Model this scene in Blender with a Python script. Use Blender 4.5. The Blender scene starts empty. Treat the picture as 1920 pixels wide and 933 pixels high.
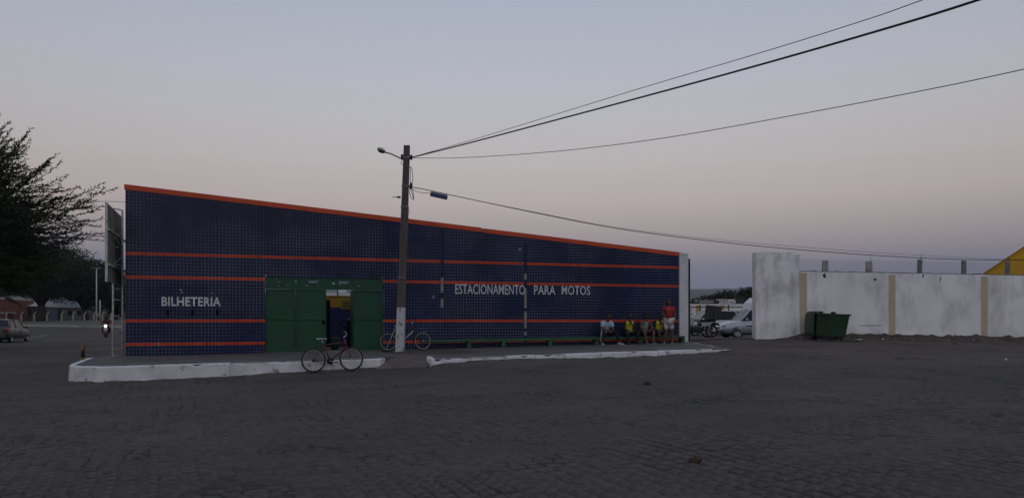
import bpy, bmesh, math, random
import numpy as np
from mathutils import Vector, Matrix
random.seed(7)
R = math.radians
scene = bpy.context.scene
COL = scene.collection

# ------------------------------------------------------------------ camera
F = 1450.0            # focal length in photo pixels (photo 1920 wide)
HY = 601.0            # photo row of the eye-level line
CZ = 1.6
cam_d = bpy.data.cameras.new('camera')
cam = bpy.data.objects.new('camera', cam_d)
COL.objects.link(cam)
cam.location = (0, 0, CZ)
cam.rotation_euler = (R(90), 0, 0)
cam_d.sensor_width = 36.0
cam_d.lens = 36.0 * F / 1920.0
cam_d.shift_y = (HY - 466.5) / 1920.0
cam_d.clip_start = 0.05
cam_d.clip_end = 9000
scene.camera = cam

# ------------------------------------------------------------------ sky and light (after sunset, seen away from the sun)
SUN_EL, SUN_ROT = R(1.0), R(180)
world = bpy.data.worlds.new('World')
scene.world = world
world.use_nodes = True
wt = world.node_tree
for n in list(wt.nodes): wt.nodes.remove(n)
w_out = wt.nodes.new('ShaderNodeOutputWorld')
w_bg = wt.nodes.new('ShaderNodeBackground')
w_sky = wt.nodes.new('ShaderNodeTexSky')
w_sky.sky_type = 'NISHITA'
w_sky.sun_disc = False
w_sky.sun_elevation = SUN_EL
w_sky.sun_rotation = SUN_ROT
w_tc = wt.nodes.new('ShaderNodeTexCoord')
w_sep = wt.nodes.new('ShaderNodeSeparateXYZ')
w_ramp = wt.nodes.new('ShaderNodeValToRGB')
def srgb(r, g, b):
    f = lambda c: (c/255/12.92) if c/255 <= 0.04045 else ((c/255+0.055)/1.055)**2.4
    return (f(r), f(g), f(b), 1)
SKY = [(0.0, (86, 97, 119)), (0.022, (92, 103, 126)), (0.045, (101, 108, 131)), (0.066, (116, 116, 136)),
       (0.103, (156, 145, 150)), (0.13, (172, 160, 161)), (0.15, (182, 169, 169)), (0.17, (183, 172, 173)), (0.20, (185, 179, 180)),
       (0.25, (184, 183, 188)), (0.295, (180, 182, 193)), (0.385, (167, 175, 190)), (0.62, (160, 169, 187)), (1.0, (154, 165, 186))]
el = w_ramp.color_ramp.elements
el[0].position, el[0].color = SKY[0][0], srgb(*SKY[0][1])
el[1].position, el[1].color = SKY[-1][0], srgb(*SKY[-1][1])
for p, c in SKY[1:-1]:
    e = el.new(p); e.color = srgb(*c)
wt.links.new(w_tc.outputs['Generated'], w_sep.inputs[0])
wt.links.new(w_sep.outputs['Z'], w_ramp.inputs[0])
w_add = wt.nodes.new('ShaderNodeMix'); w_add.data_type = 'RGBA'; w_add.blend_type = 'ADD'
w_add.inputs[0].default_value = 0.02       # strength of the Nishita layer
# the sky is a little darker at right angles to the sun
w_x2 = wt.nodes.new('ShaderNodeMath'); w_x2.operation = 'MULTIPLY'
wt.links.new(w_sep.outputs['X'], w_x2.inputs[0]); wt.links.new(w_sep.outputs['X'], w_x2.inputs[1])
w_f = wt.nodes.new('ShaderNodeMath'); w_f.operation = 'MULTIPLY_ADD'; w_f.inputs[1].default_value = -0.32; w_f.inputs[2].default_value = 1.02
wt.links.new(w_x2.outputs[0], w_f.inputs[0])
w_mul = wt.nodes.new('ShaderNodeMix'); w_mul.data_type = 'RGBA'; w_mul.blend_type = 'MULTIPLY'; w_mul.inputs[0].default_value = 1.0
wt.links.new(w_ramp.outputs[0], w_mul.inputs[6]); wt.links.new(w_f.outputs[0], w_mul.inputs[7])
wt.links.new(w_mul.outputs[2], w_add.inputs[6])
wt.links.new(w_sky.outputs[0], w_add.inputs[7])
wt.links.new(w_add.outputs[2], w_bg.inputs[0])
w_bg.inputs[1].default_value = 1.0
wt.links.new(w_bg.outputs[0], w_out.inputs[0])

sun_d = bpy.data.lights.new('afterglow_sun', 'SUN')
sun_d.energy = 0.12
sun_d.angle = R(40)
sun_d.color = (1.0, 0.86, 0.74)
sun = bpy.data.objects.new('afterglow_sun', sun_d)
COL.objects.link(sun)
sun.location = (0, -20, 20)
sun.rotation_euler = (R(68), 0, R(8))      # from behind the camera, low
scene.view_settings.view_transform = 'Standard'
scene.view_settings.look = 'None'
scene.view_settings.exposure = 0.0
scene.view_settings.gamma = 1.0

# ------------------------------------------------------------------ helpers
def at(px, py, Y):
    return Vector(((px - 960) / F * Y, Y, CZ + (HY - py) / F * Y))

MATS = {}
def mat(name, col, rough=0.75, var=0.18, scale=3.0, bump=0.0, bscale=40.0, metal=0.0,
        col2=None, s2=3.0, lo=0.5, hi=0.6, d2=5.0, emit=None, estr=0.0, spec=0.5, coat=0.0,
        alpha=None, trans=0.0, tint=None, stretch=None, rough2=None, ior=1.45):
    if name in MATS: return MATS[name]
    m = bpy.data.materials.new(name); m.use_nodes = True
    nt = m.node_tree; L = nt.links; N = nt.nodes
    b = N['Principled BSDF']
    tc = N.new('ShaderNodeTexCoord')
    src = tc.outputs['Object']
    if stretch:
        mp = N.new('ShaderNodeMapping'); mp.inputs['Scale'].default_value = stretch
        L.new(src, mp.inputs[0]); src = mp.outputs[0]
    nz = N.new('ShaderNodeTexNoise'); nz.inputs['Scale'].default_value = scale; nz.inputs['Detail'].default_value = 6
    L.new(src, nz.inputs['Vector'])
    rp = N.new('ShaderNodeValToRGB')
    c = Vector(col[:3])
    rp.color_ramp.elements[0].position = 0.3; rp.color_ramp.elements[1].position = 0.7
    rp.color_ramp.elements[0].color = (*[max(0, x*(1-var)) for x in c], 1)
    rp.color_ramp.elements[1].color = (*[min(1, x*(1+var)) for x in c], 1)
    L.new(nz.outputs[0], rp.inputs[0])
    out = rp.outputs[0]
    if tint:
        a = N.new('ShaderNodeAttribute'); a.attribute_name = tint
        mx = N.new('ShaderNodeMix'); mx.data_type = 'RGBA'; mx.blend_type = 'MULTIPLY'
        mx.inputs[0].default_value = 1.0
        L.new(out, mx.inputs[6]); L.new(a.outputs['Color'], mx.inputs[7]); out = mx.outputs[2]
    if col2 is not None:
        n2 = N.new('ShaderNodeTexNoise'); n2.inputs['Scale'].default_value = s2; n2.inputs['Detail'].default_value = d2
        n2.inputs['Roughness'].default_value = 0.65
        L.new(src, n2.inputs['Vector'])
        r2 = N.new('ShaderNodeValToRGB')
        r2.color_ramp.elements[0].position = lo; r2.color_ramp.elements[1].position = hi
        L.new(n2.outputs[0], r2.inputs[0])
        mx = N.new('ShaderNodeMix'); mx.data_type = 'RGBA'
        L.new(r2.outputs[0], mx.inputs[0]); L.new(out, mx.inputs[6]); mx.inputs[7].default_value = (*col2[:3], 1)
        out = mx.outputs[2]
        if rough2 is not None:
            mr = N.new('ShaderNodeMapRange'); mr.inputs[3].default_value = rough; mr.inputs[4].default_value = rough2
            L.new(r2.outputs[0], mr.inputs[0]); L.new(mr.outputs[0], b.inputs['Roughness'])
    L.new(out, b.inputs['Base Color'])
    if rough2 is None: b.inputs['Roughness'].default_value = rough
    b.inputs['Metallic'].default_value = metal
    b.inputs['Specular IOR Level'].default_value = spec
    b.inputs['IOR'].default_value = ior
    if coat: b.inputs['Coat Weight'].default_value = coat; b.inputs['Coat Roughness'].default_value = 0.08
    if trans: b.inputs['Transmission Weight'].default_value = trans
    if emit is not None:
        b.inputs['Emission Color'].default_value = (*emit, 1); b.inputs['Emission Strength'].default_value = estr
    if bump:
        nb = N.new('ShaderNodeTexNoise'); nb.inputs['Scale'].default_value = bscale; nb.inputs['Detail'].default_value = 8
        L.new(src, nb.inputs['Vector'])
        bp = N.new('ShaderNodeBump'); bp.inputs['Strength'].default_value = bump; bp.inputs['Distance'].default_value = 0.03
        L.new(nb.outputs[0], bp.inputs['Height']); L.new(bp.outputs[0], b.inputs['Normal'])
    MATS[name] = m
    return m

def tag(o, label=None, cat=None, group=None, kind=None):
    if label: o['label'] = label
    if cat: o['category'] = cat
    if group: o['group'] = group
    if kind: o['kind'] = kind
    return o

def empty(name, loc=(0, 0, 0), rot=(0, 0, 0), label=None, cat=None, group=None):
    o = bpy.data.objects.new(name, None); COL.objects.link(o)
    o.empty_display_size = 0.2
    o.location = loc; o.rotation_euler = rot
    return tag(o, label, cat, group)

def link(name, mesh, parent=None):
    o = bpy.data.objects.new(name, mesh); COL.objects.link(o)
    if parent is not None: o.parent = parent
    return o

def copy_tree(o, parent=None):
    c = o.copy(); COL.objects.link(c); c.parent = parent
    for ch in list(o.children): copy_tree(ch, c)
    return c

class MB:
    def __init__(s): s.v = []; s.f = []; s.mi = []; s.sm = []; s.mats = []
    def m(s, material):
        if material not in s.mats: s.mats.append(material)
        s.cur = s.mats.index(material); return s
    cur = 0
    def add(s, vs, fs, smooth=False):
        o = len(s.v); s.v.extend([tuple(v) for v in vs])
        for f in fs:
            s.f.append([i + o for i in f]); s.mi.append(s.cur); s.sm.append(smooth)
        return s
    def box(s, x0, x1, y0, y1, z0, z1, M=None):
        vs = [Vector(p) for p in ((x0,y0,z0),(x1,y0,z0),(x1,y1,z0),(x0,y1,z0),(x0,y0,z1),(x1,y0,z1),(x1,y1,z1),(x0,y1,z1))]
        if M is not None: vs = [M @ v for v in vs]
        return s.add(vs, [(0,3,2,1),(4,5,6,7),(0,1,5,4),(1,2,6,5),(2,3,7,6),(3,0,4,7)])
    def bbox(s, x0, x1, y0, y1, z0, z1, b=0.01, M=None):
        """box with chamfered edges"""
        b = min(b, (x1-x0)*.45, (y1-y0)*.45, (z1-z0)*.45)
        bm = bmesh.new()
        bmesh.ops.create_cube(bm, size=1)
        for v in bm.verts:
            v.co = Vector(((x0+x1)/2 + v.co.x*(x1-x0), (y0+y1)/2 + v.co.y*(y1-y0), (z0+z1)/2 + v.co.z*(z1-z0)))
        bmesh.ops.bevel(bm, geom=bm.edges[:], offset=b, segments=1, affect='EDGES')
        return s.addbm(bm, M)
    def addbm(s, bm, M=None, smooth=False):
        bm.verts.index_update()
        vs = [(M @ v.co) if M is not None else v.co.copy() for v in bm.verts]
        s.add(vs, [[v.index for v in f.verts] for f in bm.faces], smooth); bm.free(); return s
    def prism(s, pts, z0, z1):
        """vertical prism; z0/z1 numbers or functions of (x, y)"""
        n = len(pts)
        g = lambda z, p: z(p[0], p[1]) if callable(z) else z
        vs = [(p[0], p[1], g(z0, p)) for p in pts] + [(p[0], p[1], g(z1, p)) for p in pts]
        fs = [list(range(n))[::-1], list(range(n, 2*n))] + [[i, (i+1) % n, n+(i+1) % n, n+i] for i in range(n)]
        return s.add(vs, fs)
    def prism_y(s, pts, y0, y1):
        """polygon in (x, z), extruded along y"""
        n = len(pts)
        vs = [(p[0], y0, p[1]) for p in pts] + [(p[0], y1, p[1]) for p in pts]
        fs = [list(range(n)), list(range(n, 2*n))[::-1]] + [[(i+1) % n, i, n+i, n+(i+1) % n] for i in range(n)]
        return s.add(vs, fs)
    def tube(s, path, rad, n=8, cap=True, smooth=True, flat=1.0):
        path = [Vector(p) for p in path]
        if not hasattr(rad, '__len__'): rad = [rad]*len(path)
        vs = []; fs = []
        prev = None
        for i, p in enumerate(path):
            if i == 0: t = path[1]-path[0]
            elif i == len(path)-1: t = path[-1]-path[-2]
            else: t = path[i+1]-path[i-1]
            t = t.normalized() if t.length > 1e-9 else Vector((0,0,1))
            if prev is None:
                a = Vector((0,0,1)) if abs(t.z) < 0.9 else Vector((1,0,0))
                nx = t.cross(a).normalized()
            else:
                nx = (prev - t*prev.dot(t))
                nx = nx.normalized() if nx.length > 1e-6 else t.orthogonal().normalized()
            prev = nx; ny = t.cross(nx)
            for k in range(n):
                a = 2*math.pi*k/n
                vs.append(p + nx*(math.cos(a)*rad[i]) + ny*(math.sin(a)*rad[i]*flat))
        for i in range(len(path)-1):
            for k in range(n):
                fs.append((i*n+k, i*n+(k+1) % n, (i+1)*n+(k+1) % n, (i+1)*n+k))
        if cap:
            fs.append(list(range(n))[::-1]); fs.append([(len(path)-1)*n+k for k in range(n)])
        return s.add(vs, fs, smooth)
    def torus(s, c, Rm, r, axis='y', n=32, k=8, flat=1.0):
        vs = []; fs = []
        for i in range(n):
            a = 2*math.pi*i/n
            for j in range(k):
                b = 2*math.pi*j/k
                q = Rm + r*math.cos(b); h = r*math.sin(b)*flat
                if axis == 'y': p = (q*math.cos(a), h, q*math.sin(a))
                elif axis == 'x': p = (h, q*math.cos(a), q*math.sin(a))
                else: p = (q*math.cos(a), q*math.sin(a), h)
                vs.append(Vector(c)+Vector(p))
        for i in range(n):
            for j in range(k):
                fs.append((i*k+j, ((i+1) % n)*k+j, ((i+1) % n)*k+(j+1) % k, i*k+(j+1) % k))
        return s.add(vs, fs, True)
    def lathe(s, prof, c=(0,0,0), axis='z', n=20):
        """prof: list of (r, h) along axis"""
        vs = []; fs = []
        for r, h in prof:
            for i in range(n):
                a = 2*math.pi*i/n
                x, y = r*math.cos(a), r*math.sin(a)
                p = {'z': (x, y, h), 'y': (x, h, y), 'x': (h, x, y)}[axis]
                vs.append(Vector(c)+Vector(p))
        for j in range(len(prof)-1):
            for i in range(n):
                fs.append((j*n+i, j*n+(i+1) % n, (j+1)*n+(i+1) % n, (j+1)*n+i))
        fs.append(list(range(n))[::-1]); fs.append([(len(prof)-1)*n+i for i in range(n)])
        return s.add(vs, fs, True)
    def ball(s, c, r, n=12, M=None):
        bm = bmesh.new(); bmesh.ops.create_uvsphere(bm, u_segments=n, v_segments=max(6, n*2//3), radius=1)
        rr = r if hasattr(r, '__len__') else (r, r, r)
        for v in bm.verts:
            v.co = Vector((v.co.x*rr[0], v.co.y*rr[1], v.co.z*rr[2])) + Vector(c)
        return s.addbm(bm, M, True)
    def mesh(s, name, mats=None, fixn=True):
        me = bpy.data.meshes.new(name)
        me.from_pydata(s.v, [], s.f)
        for m_ in (s.mats or ([mats] if mats else [])): me.materials.append(m_)
        if len(s.mats) > 1: me.polygons.foreach_set('material_index', s.mi)
        me.polygons.foreach_set('use_smooth', s.sm)
        if fixn:
            bm = bmesh.new(); bm.from_mesh(me); bmesh.ops.recalc_face_normals(bm, faces=bm.faces[:]); bm.to_mesh(me); bm.free()
        me.update()
        return me
    def build(s, name, material=None, parent=None, fixn=True):
        return link(name, s.mesh(name, material, fixn), parent)

def text_mesh(name, s, material, width, height, bold=0.0, spacing=1.0):
    """letters standing in the x-z plane, facing -y, lower-left corner at the origin, fitted to width x height"""
    cu = bpy.data.curves.new(name, 'FONT'); cu.body = s; cu.size = 1.0; cu.offset = bold
    cu.space_character = spacing; cu.resolution_u = 3
    ob = bpy.data.objects.new('tmp', cu); COL.objects.link(ob)
    dg = bpy.context.evaluated_depsgraph_get()
    me = bpy.data.meshes.new_from_object(ob.evaluated_get(dg))
    bpy.data.objects.remove(ob); bpy.data.curves.remove(cu)
    co = np.array([v.co[:] for v in me.vertices])
    mn, mx_ = co.min(0), co.max(0)
    for v in me.vertices:
        x = (v.co.x-mn[0])/(mx_[0]-mn[0])*width; z = (v.co.y-mn[1])/(mx_[1]-mn[1])*height
        v.co = (x, 0, z)
    me.name = name
    me.materials.clear(); me.materials.append(material)
    return me

def skin_mesh(verts, edges, rad, root=0, sub=1):
    me = bpy.data.meshes.new('sk'); me.from_pydata([tuple(v) for v in verts], edges, [])
    ob = bpy.data.objects.new('sk', me); COL.objects.link(ob)
    md = ob.modifiers.new('skin', 'SKIN'); md.use_smooth_shade = True
    ss = ob.modifiers.new('ss', 'SUBSURF'); ss.levels = sub; ss.render_levels = sub
    sv = me.skin_vertices[0].data
    for i, r in enumerate(rad):
        sv[i].radius = r if hasattr(r, '__len__') else (r, r)
        sv[i].use_root = (i == root)
    dg = bpy.context.evaluated_depsgraph_get()
    out = bpy.data.meshes.new_from_object(ob.evaluated_get(dg))
    bpy.data.objects.remove(ob); bpy.data.meshes.remove(me)
    vs = [v.co.copy() for v in out.vertices]; fs = [list(p.vertices) for p in out.polygons]
    bpy.data.meshes.remove(out)
    return vs, fs

# ------------------------------------------------------------------ terrain height
def Pz(x, y): return 0.33 + 0.0105*x + 0.012*y          # top of the pavement
GP = [(0,0,0),(0,6,-.02),(-6,7,-.04),(6,7,.03),(-14,8,-.05),(14,8,.1),(0,13,.06),(-8,13,-.02),(9,15,.24),(18,16,.34),
      (-11,18.8,.03),(-13,21,.05),(-7,19.8,.12),(-5.4,20.5,.225),(-3.6,21.1,.29),(-2.9,21.2,.33),(-2.2,20.8,.36),(2.6,22.6,.45),(7.2,24.8,.60),
      (12,23,.62),(20,24,.62),(-3.1,23.1,.55),(-12,24,.36),(-7,25.5,.43),(0,28,.54),(6,30,.68),(5,27,.60),
      (8,30.3,.84),(11,29.5,.88),(15,29.7,.84),(20,29.7,.76),(30,29,.66),(8,36,.80),(12,40,.74),(25,40,.7),(12,55,.85),(14,72,.95),(40,72,.9),
      (-6,32,.58),(-4,40,.60),(0,48,.62),(-16,27,.12),(-19,33,.16),(-30,30,.1),(-30,49,.26),(-40,50,.25),(-33,62,.31),(-44,64,.36),(-22,58,.4),
      (-52,84,.95),(-38,85,.98),(-62,90,1.15),(-72,110,1.55),(-58,109,1.58),(-40,112,1.5),(-10,80,.8),(-90,140,1.7),(-40,150,1.6),
      (0,140,1.2),(60,140,1.0),(120,140,.9),(-160,120,1.5),(0,-20,0),(-30,-10,-.1),(30,-10,.1),(45,15,.4),(-40,12,-.05)]
_gp = np.array(GP)
_c2 = 9.0
def _phi(d2): return np.sqrt(d2 + _c2)
_A = np.zeros((len(GP)+3, len(GP)+3))
_d2 = ((_gp[:, None, :2]-_gp[None, :, :2])**2).sum(-1)
_A[:len(GP), :len(GP)] = _phi(_d2) - 0.02*np.eye(len(GP))
_A[:len(GP), len(GP):] = np.c_[np.ones(len(GP)), _gp[:, :2]]
_A[len(GP):, :len(GP)] = _A[:len(GP), len(GP):].T
_w = np.linalg.solve(_A, np.r_[_gp[:, 2], 0, 0, 0])
def Gn(x, y):
    x = np.asarray(x, float); y = np.asarray(y, float)
    d2 = (x[..., None]-_gp[:, 0])**2 + (y[..., None]-_gp[:, 1])**2
    z = _phi(d2) @ _w[:len(GP)] + _w[-3] + _w[-2]*x + _w[-1]*y
    r = np.sqrt(x**2+(y-40)**2)
    k = np.clip((r-140)/80, 0, 1)
    return z*(1-k) + 1.1*k
def G(x, y): return float(Gn(np.array([x]), np.array([y]))[0])
def on_ground(px, Y, dz=0): 
    x = (px-960)/F*Y
    return Vector((x, Y, G(x, Y)+dz))

# ------------------------------------------------------------------ ground sheet
def axis_lines(lo, hi, step, far):
    a = list(np.arange(lo, hi+1e-6, step)); s = step
    while a[-1] < far: s *= 1.35; a.append(a[-1]+s)
    s = step
    while a[0] > -far: s *= 1.35; a.insert(0, a[0]-s)
    return np.array(a)
def ground_material():
    m = bpy.data.materials.new('dusty_cobble_ground'); m.use_nodes = True
    nt = m.node_tree; L = nt.links; N = nt.nodes; b = N['Principled BSDF']
    tc = N.new('ShaderNodeTexCoord')
    mp = N.new('ShaderNodeMapping'); mp.inputs['Rotation'].default_value = (0, 0, R(-22)); mp.inputs['Scale'].default_value = (4.6, 5.0, 5.0)
    L.new(tc.outputs['Object'], mp.inputs[0])
    vo = N.new('ShaderNodeTexVoronoi'); vo.feature = 'DISTANCE_TO_EDGE'; vo.inputs['Scale'].default_value = 1.0
    vo.inputs['Randomness'].default_value = 0.55
    L.new(mp.outputs[0], vo.inputs['Vector'])
    vr = N.new('ShaderNodeValToRGB'); vr.color_ramp.elements[0].position = 0.0; vr.color_ramp.elements[1].position = 0.10
    L.new(vo.outputs['Distance'], vr.inputs[0])
    n1 = N.new('ShaderNodeTexNoise'); n1.inputs['Scale'].default_value = 0.22; n1.inputs['Detail'].default_value = 9
    L.new(tc.outputs['Object'], n1.inputs['Vector'])
    n2 = N.new('ShaderNodeTexNoise'); n2.inputs['Scale'].default_value = 14; n2.inputs['Detail'].default_value = 8
    L.new(tc.outputs['Object'], n2.inputs['Vector'])
    c1 = N.new('ShaderNodeValToRGB')
    e = c1.color_ramp.elements
    e[0].position = .3; e[0].color = (.066, .059, .056, 1); e[1].position = .72; e[1].color = (.108, .092, .083, 1)
    L.new(n1.outputs[0], c1.inputs[0])
    # reddish earth tracked out of the yard gate and along the right-hand wall
    sp = N.new('ShaderNodeSeparateXYZ'); L.new(tc.outputs['Object'], sp.inputs[0])
    mr = N.new('ShaderNodeMapRange'); mr.inputs[1].default_value = 17; mr.inputs[2].default_value = 30
    L.new(sp.outputs['Y'], mr.inputs[0])
    mr2 = N.new('ShaderNodeMapRange'); mr2.inputs[1].default_value = -8; mr2.inputs[2].default_value = 8
    L.new(sp.outputs['X'], mr2.inputs[0])
    mm = N.new('ShaderNodeMath'); mm.operation = 'MULTIPLY'; L.new(mr.outputs[0], mm.inputs[0]); L.new(mr2.outputs[0], mm.inputs[1])
    n3 = N.new('ShaderNodeTexNoise'); n3.inputs['Scale'].default_value = .6; n3.inputs['Detail'].default_value = 7
    L.new(tc.outputs['Object'], n3.inputs['Vector'])
    mm2 = N.new('ShaderNodeMath'); mm2.operation = 'MULTIPLY'; L.new(mm.outputs[0], mm2.inputs[0]); L.new(n3.outputs[0], mm2.inputs[1])
    mx0 = N.new('ShaderNodeMix'); mx0.data_type = 'RGBA'
    L.new(mm2.outputs[0], mx0.inputs[0]); L.new(c1.outputs[0], mx0.inputs[6]); mx0.inputs[7].default_value = (.125, .090, .080, 1)
    # fine grit
    mx = N.new('ShaderNodeMix'); mx.data_type = 'RGBA'; mx.blend_type = 'MULTIPLY'; mx.inputs[0].default_value = 1
    c2 = N.new('ShaderNodeValToRGB'); c2.color_ramp.elements[0].position = .3; c2.color_ramp.elements[0].color = (.72, .72, .72, 1)
    c2.color_ramp.elements[1].position = .7; c2.color_ramp.elements[1].color = (1.25, 1.25, 1.25, 1)
    L.new(n2.outputs[0], c2.inputs[0]); L.new(mx0.outputs[2], mx.inputs[6]); L.new(c2.outputs[0], mx.inputs[7])
    # joints (patchy: partly filled with dust)
    n4 = N.new('ShaderNodeTexNoise'); n4.inputs['Scale'].default_value = .9; n4.inputs['Detail'].default_value = 5
    L.new(tc.outputs['Object'], n4.inputs['Vector'])
    c4 = N.new('ShaderNodeValToRGB'); c4.color_ramp.elements[0].position = .42; c4.color_ramp.elements[1].position = .62
    L.new(n4.outputs[0], c4.inputs[0])
    inv = N.new('ShaderNodeMath'); inv.operation = 'SUBTRACT'; inv.inputs[0].default_value = 1; L.new(vr.outputs[0], inv.inputs[1])
    jm = N.new('ShaderNodeMath'); jm.operation = 'MULTIPLY'; L.new(inv.outputs[0], jm.inputs[0]); L.new(c4.outputs[0], jm.inputs[1])
    mj = N.new('ShaderNodeMix'); mj.data_type = 'RGBA'; L.new(jm.outputs[0], mj.inputs[0]); L.new(mx.outputs[2], mj.inputs[6])
    mj.inputs[7].default_value = (.030, .028, .028, 1)
    L.new(mj.outputs[2], b.inputs['Base Color'])
    b.inputs['Roughness'].default_value = .95; b.inputs['Specular IOR Level'].default_value = .12
    ha = N.new('ShaderNodeMath'); ha.operation = 'MULTIPLY_ADD'; ha.inputs[1].default_value = .6
    L.new(n2.outputs[0], ha.inputs[0])
    hj = N.new('ShaderNodeMath'); hj.operation = 'SUBTRACT'; L.new(ha.outputs[0], hj.inputs[0]); L.new(jm.outputs[0], hj.inputs[1])
    ha.inputs[2].default_value = 0
    bp = N.new('ShaderNodeBump'); bp.inputs['Strength'].default_value = .6; bp.inputs['Distance'].default_value = .03
    L.new(hj.outputs[0], bp.inputs['Height']); L.new(bp.outputs[0], b.inputs['Normal'])
    return m
xs = axis_lines(-36, 36, 0.6, 3100); ys = axis_lines(-6, 78, 0.6, 3100)
XX, YY = np.meshgrid(xs, ys)
ZZ = Gn(XX, YY)
nx, ny = len(xs), len(ys)
gv = np.stack([XX.ravel(), YY.ravel(), ZZ.ravel()], 1)
gf = [(j*nx+i, j*nx+i+1, (j+1)*nx+i+1, (j+1)*nx+i) for j in range(ny-1) for i in range(nx-1)]
gme = bpy.data.meshes.new('ground'); gme.from_pydata(gv.tolist(), [], gf); gme.materials.append(ground_material())
gme.polygons.foreach_set('use_smooth', [True]*len(gf)); gme.update()
ground = link('ground', gme); tag(ground, kind='structure')

# pavement outline (world x, y)
PAV = [(-10.2,19.18),(-3.62,21.25),(-3.50,22.9),(-2.55,23.1),(-2.2,20.95),(7.05,25.0),(7.0,30.45),(6.5,31.2),(-12.3,24.7),(-12.9,24.5),(-12.8,23.4),(-11.6,20.4),(-11.2,19.55),(-10.72,19.2)]
def in_poly(x, y, P, grow=0.0):
    c = False; n = len(P)
    for i in range(n):
        x1, y1 = P[i]; x2, y2 = P[i-1]
        if (y1 > y) != (y2 > y) and x < (x2-x1)*(y-y1)/(y2-y1)+x1: c = not c
    if c or not grow: return c
    for i in range(n):
        a = Vector(P[i]); b_ = Vector(P[i-1]); p = Vector((x, y)); d = b_-a
        t = max(0, min(1, (p-a).dot(d)/d.length_squared))
        if (a+d*t-p).length < grow: return True
    return False

# ------------------------------------------------------------------ paving stones in the foreground
m_stone = mat('basalt_paving_stone', (.082, .072, .067), rough=.9, var=.30, scale=9, bump=.5, bscale=60, tint='tint', spec=.14,
              col2=(.100, .088, .080), s2=2.2, lo=.48, hi=.66)
rs = random.Random(3)
VAR = []
for k in range(14):
    L_, W_ = .205/2, .178/2
    pts = []
    for (sx, sy) in ((-1,-1),(0,-1),(1,-1),(1,1),(0,1),(-1,1)):
        bx = sx*L_*(1 + rs.uniform(-.10, .05)); by = sy*W_*(1+rs.uniform(-.13, .05)) * (1.06 if sx == 0 else 1)
        pts.append((bx, by))
    n = 6
    top = [(p[0]*.80, p[1]*.80, rs.uniform(-.003, .004)) for p in pts]
    mid = [(p[0]*.95, p[1]*.95, -.012) for p in pts]
    bot = [(p[0], p[1], -.045) for p in pts]
    vs = top+mid+bot
    fs = [list(range(6))] + [[n+i, n+(i+1) % n, (i+1) % n, i] for i in range(n)] + [[2*n+i, 2*n+(i+1) % n, n+(i+1) % n, n+i] for i in range(n)]
    VAR.append((vs, fs))
VM = []
for vs, fs in VAR:
    me = bpy.data.meshes.new('paving_stone'); me.from_pydata(vs, [], fs); me.materials.append(m_stone)
    me.attributes.new('tint', 'FLOAT_COLOR', 'FACE')
    t = rs.uniform(.86, 1.16)
    for d in me.attributes['tint'].data: d.color = (t, t, t, 1)
    VM.append(me)
from mathutils import noise as mnoise
ang = R(112.5)
ax = Vector((math.cos(ang), math.sin(ang))); bx_ = Vector((ax.y, -ax.x))
stones = []
pl, pw = .222, .196
for i in range(-190, 190):
    off = rs.uniform(0, pl)
    bow = 0
    for j in range(-30, 150):
        q = bx_*(i*pw + .03*math.sin(j*.31+i*.05)) + ax*(j*pl+off)
        x, y = q.x, q.y+2
        if y < 4.2 or y > 23 or abs(x) > .69*y+.8: continue
        if in_poly(x, y, PAV, .28): continue
        stones.append((x, y))
sx_ = np.array([s[0] for s in stones]); sy_ = np.array([s[1] for s in stones])
sz_ = Gn(sx_, sy_); e_ = .05
gx = (Gn(sx_+e_, sy_)-Gn(sx_-e_, sy_))/(2*e_); gy = (Gn(sx_, sy_+e_)-Gn(sx_, sy_-e_))/(2*e_)
recs = []
for k, (x, y) in enumerate(stones):
    nz = mnoise.noise((x*.55, y*.55, 1.3)) + .6*mnoise.noise((x*1.7, y*1.7, 5.1))
    h = .0055 + .017*nz + rs.uniform(-.004, .006) - .0022*max(0, y-9.5)
    if h < -.006: continue
    tilt = (rs.uniform(-.035, .035), rs.uniform(-.035, .035))
    nrm = Vector((-gx[k]+tilt[0], -gy[k]+tilt[1], 1)).normalized()
    rot = Vector((0,0,1)).rotation_difference(nrm).to_matrix() @ Matrix.Rotation(ang+rs.uniform(-.10,.10), 3, 'Z')
    M = Matrix.Translation((x, y, sz_[k]+h)) @ rot.to_4x4() @ Matrix.Diagonal((rs.uniform(.88,1.06), rs.uniform(.86,1.08), 1, 1))
    recs.append((M, rs.randrange(14), y, abs((x/y)) < .66 and (y > 6.9)))
vis = sorted([r for r in recs if r[3]], key=lambda r: r[2])[:300]
ids = set(id(r) for r in vis)
for r in vis:
    o = link('paving_stone', VM[r[1]], ground); o.matrix_local = r[0]
sv = []; sf = []; st = []
for r in recs:
    if id(r) in ids: continue
    vs, fs = VAR[r[1]]; o = len(sv); t = rs.uniform(.86, 1.16)
    sv.extend([(r[0] @ Vector(v))[:] for v in vs]); sf.extend([[i+o for i in f] for f in fs]); st.extend([t]*len(fs))
me = bpy.data.meshes.new('paving_stones'); me.from_pydata(sv, [], sf); me.materials.append(m_stone)
at_ = me.attributes.new('tint', 'FLOAT_COLOR', 'FACE')
at_.data.foreach_set('color', np.repeat(np.array(st), 4).reshape(-1, 4).ravel())
o = link('paving_stones', me, ground); tag(o, kind='stuff')
print('stones', len(recs))

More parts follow.
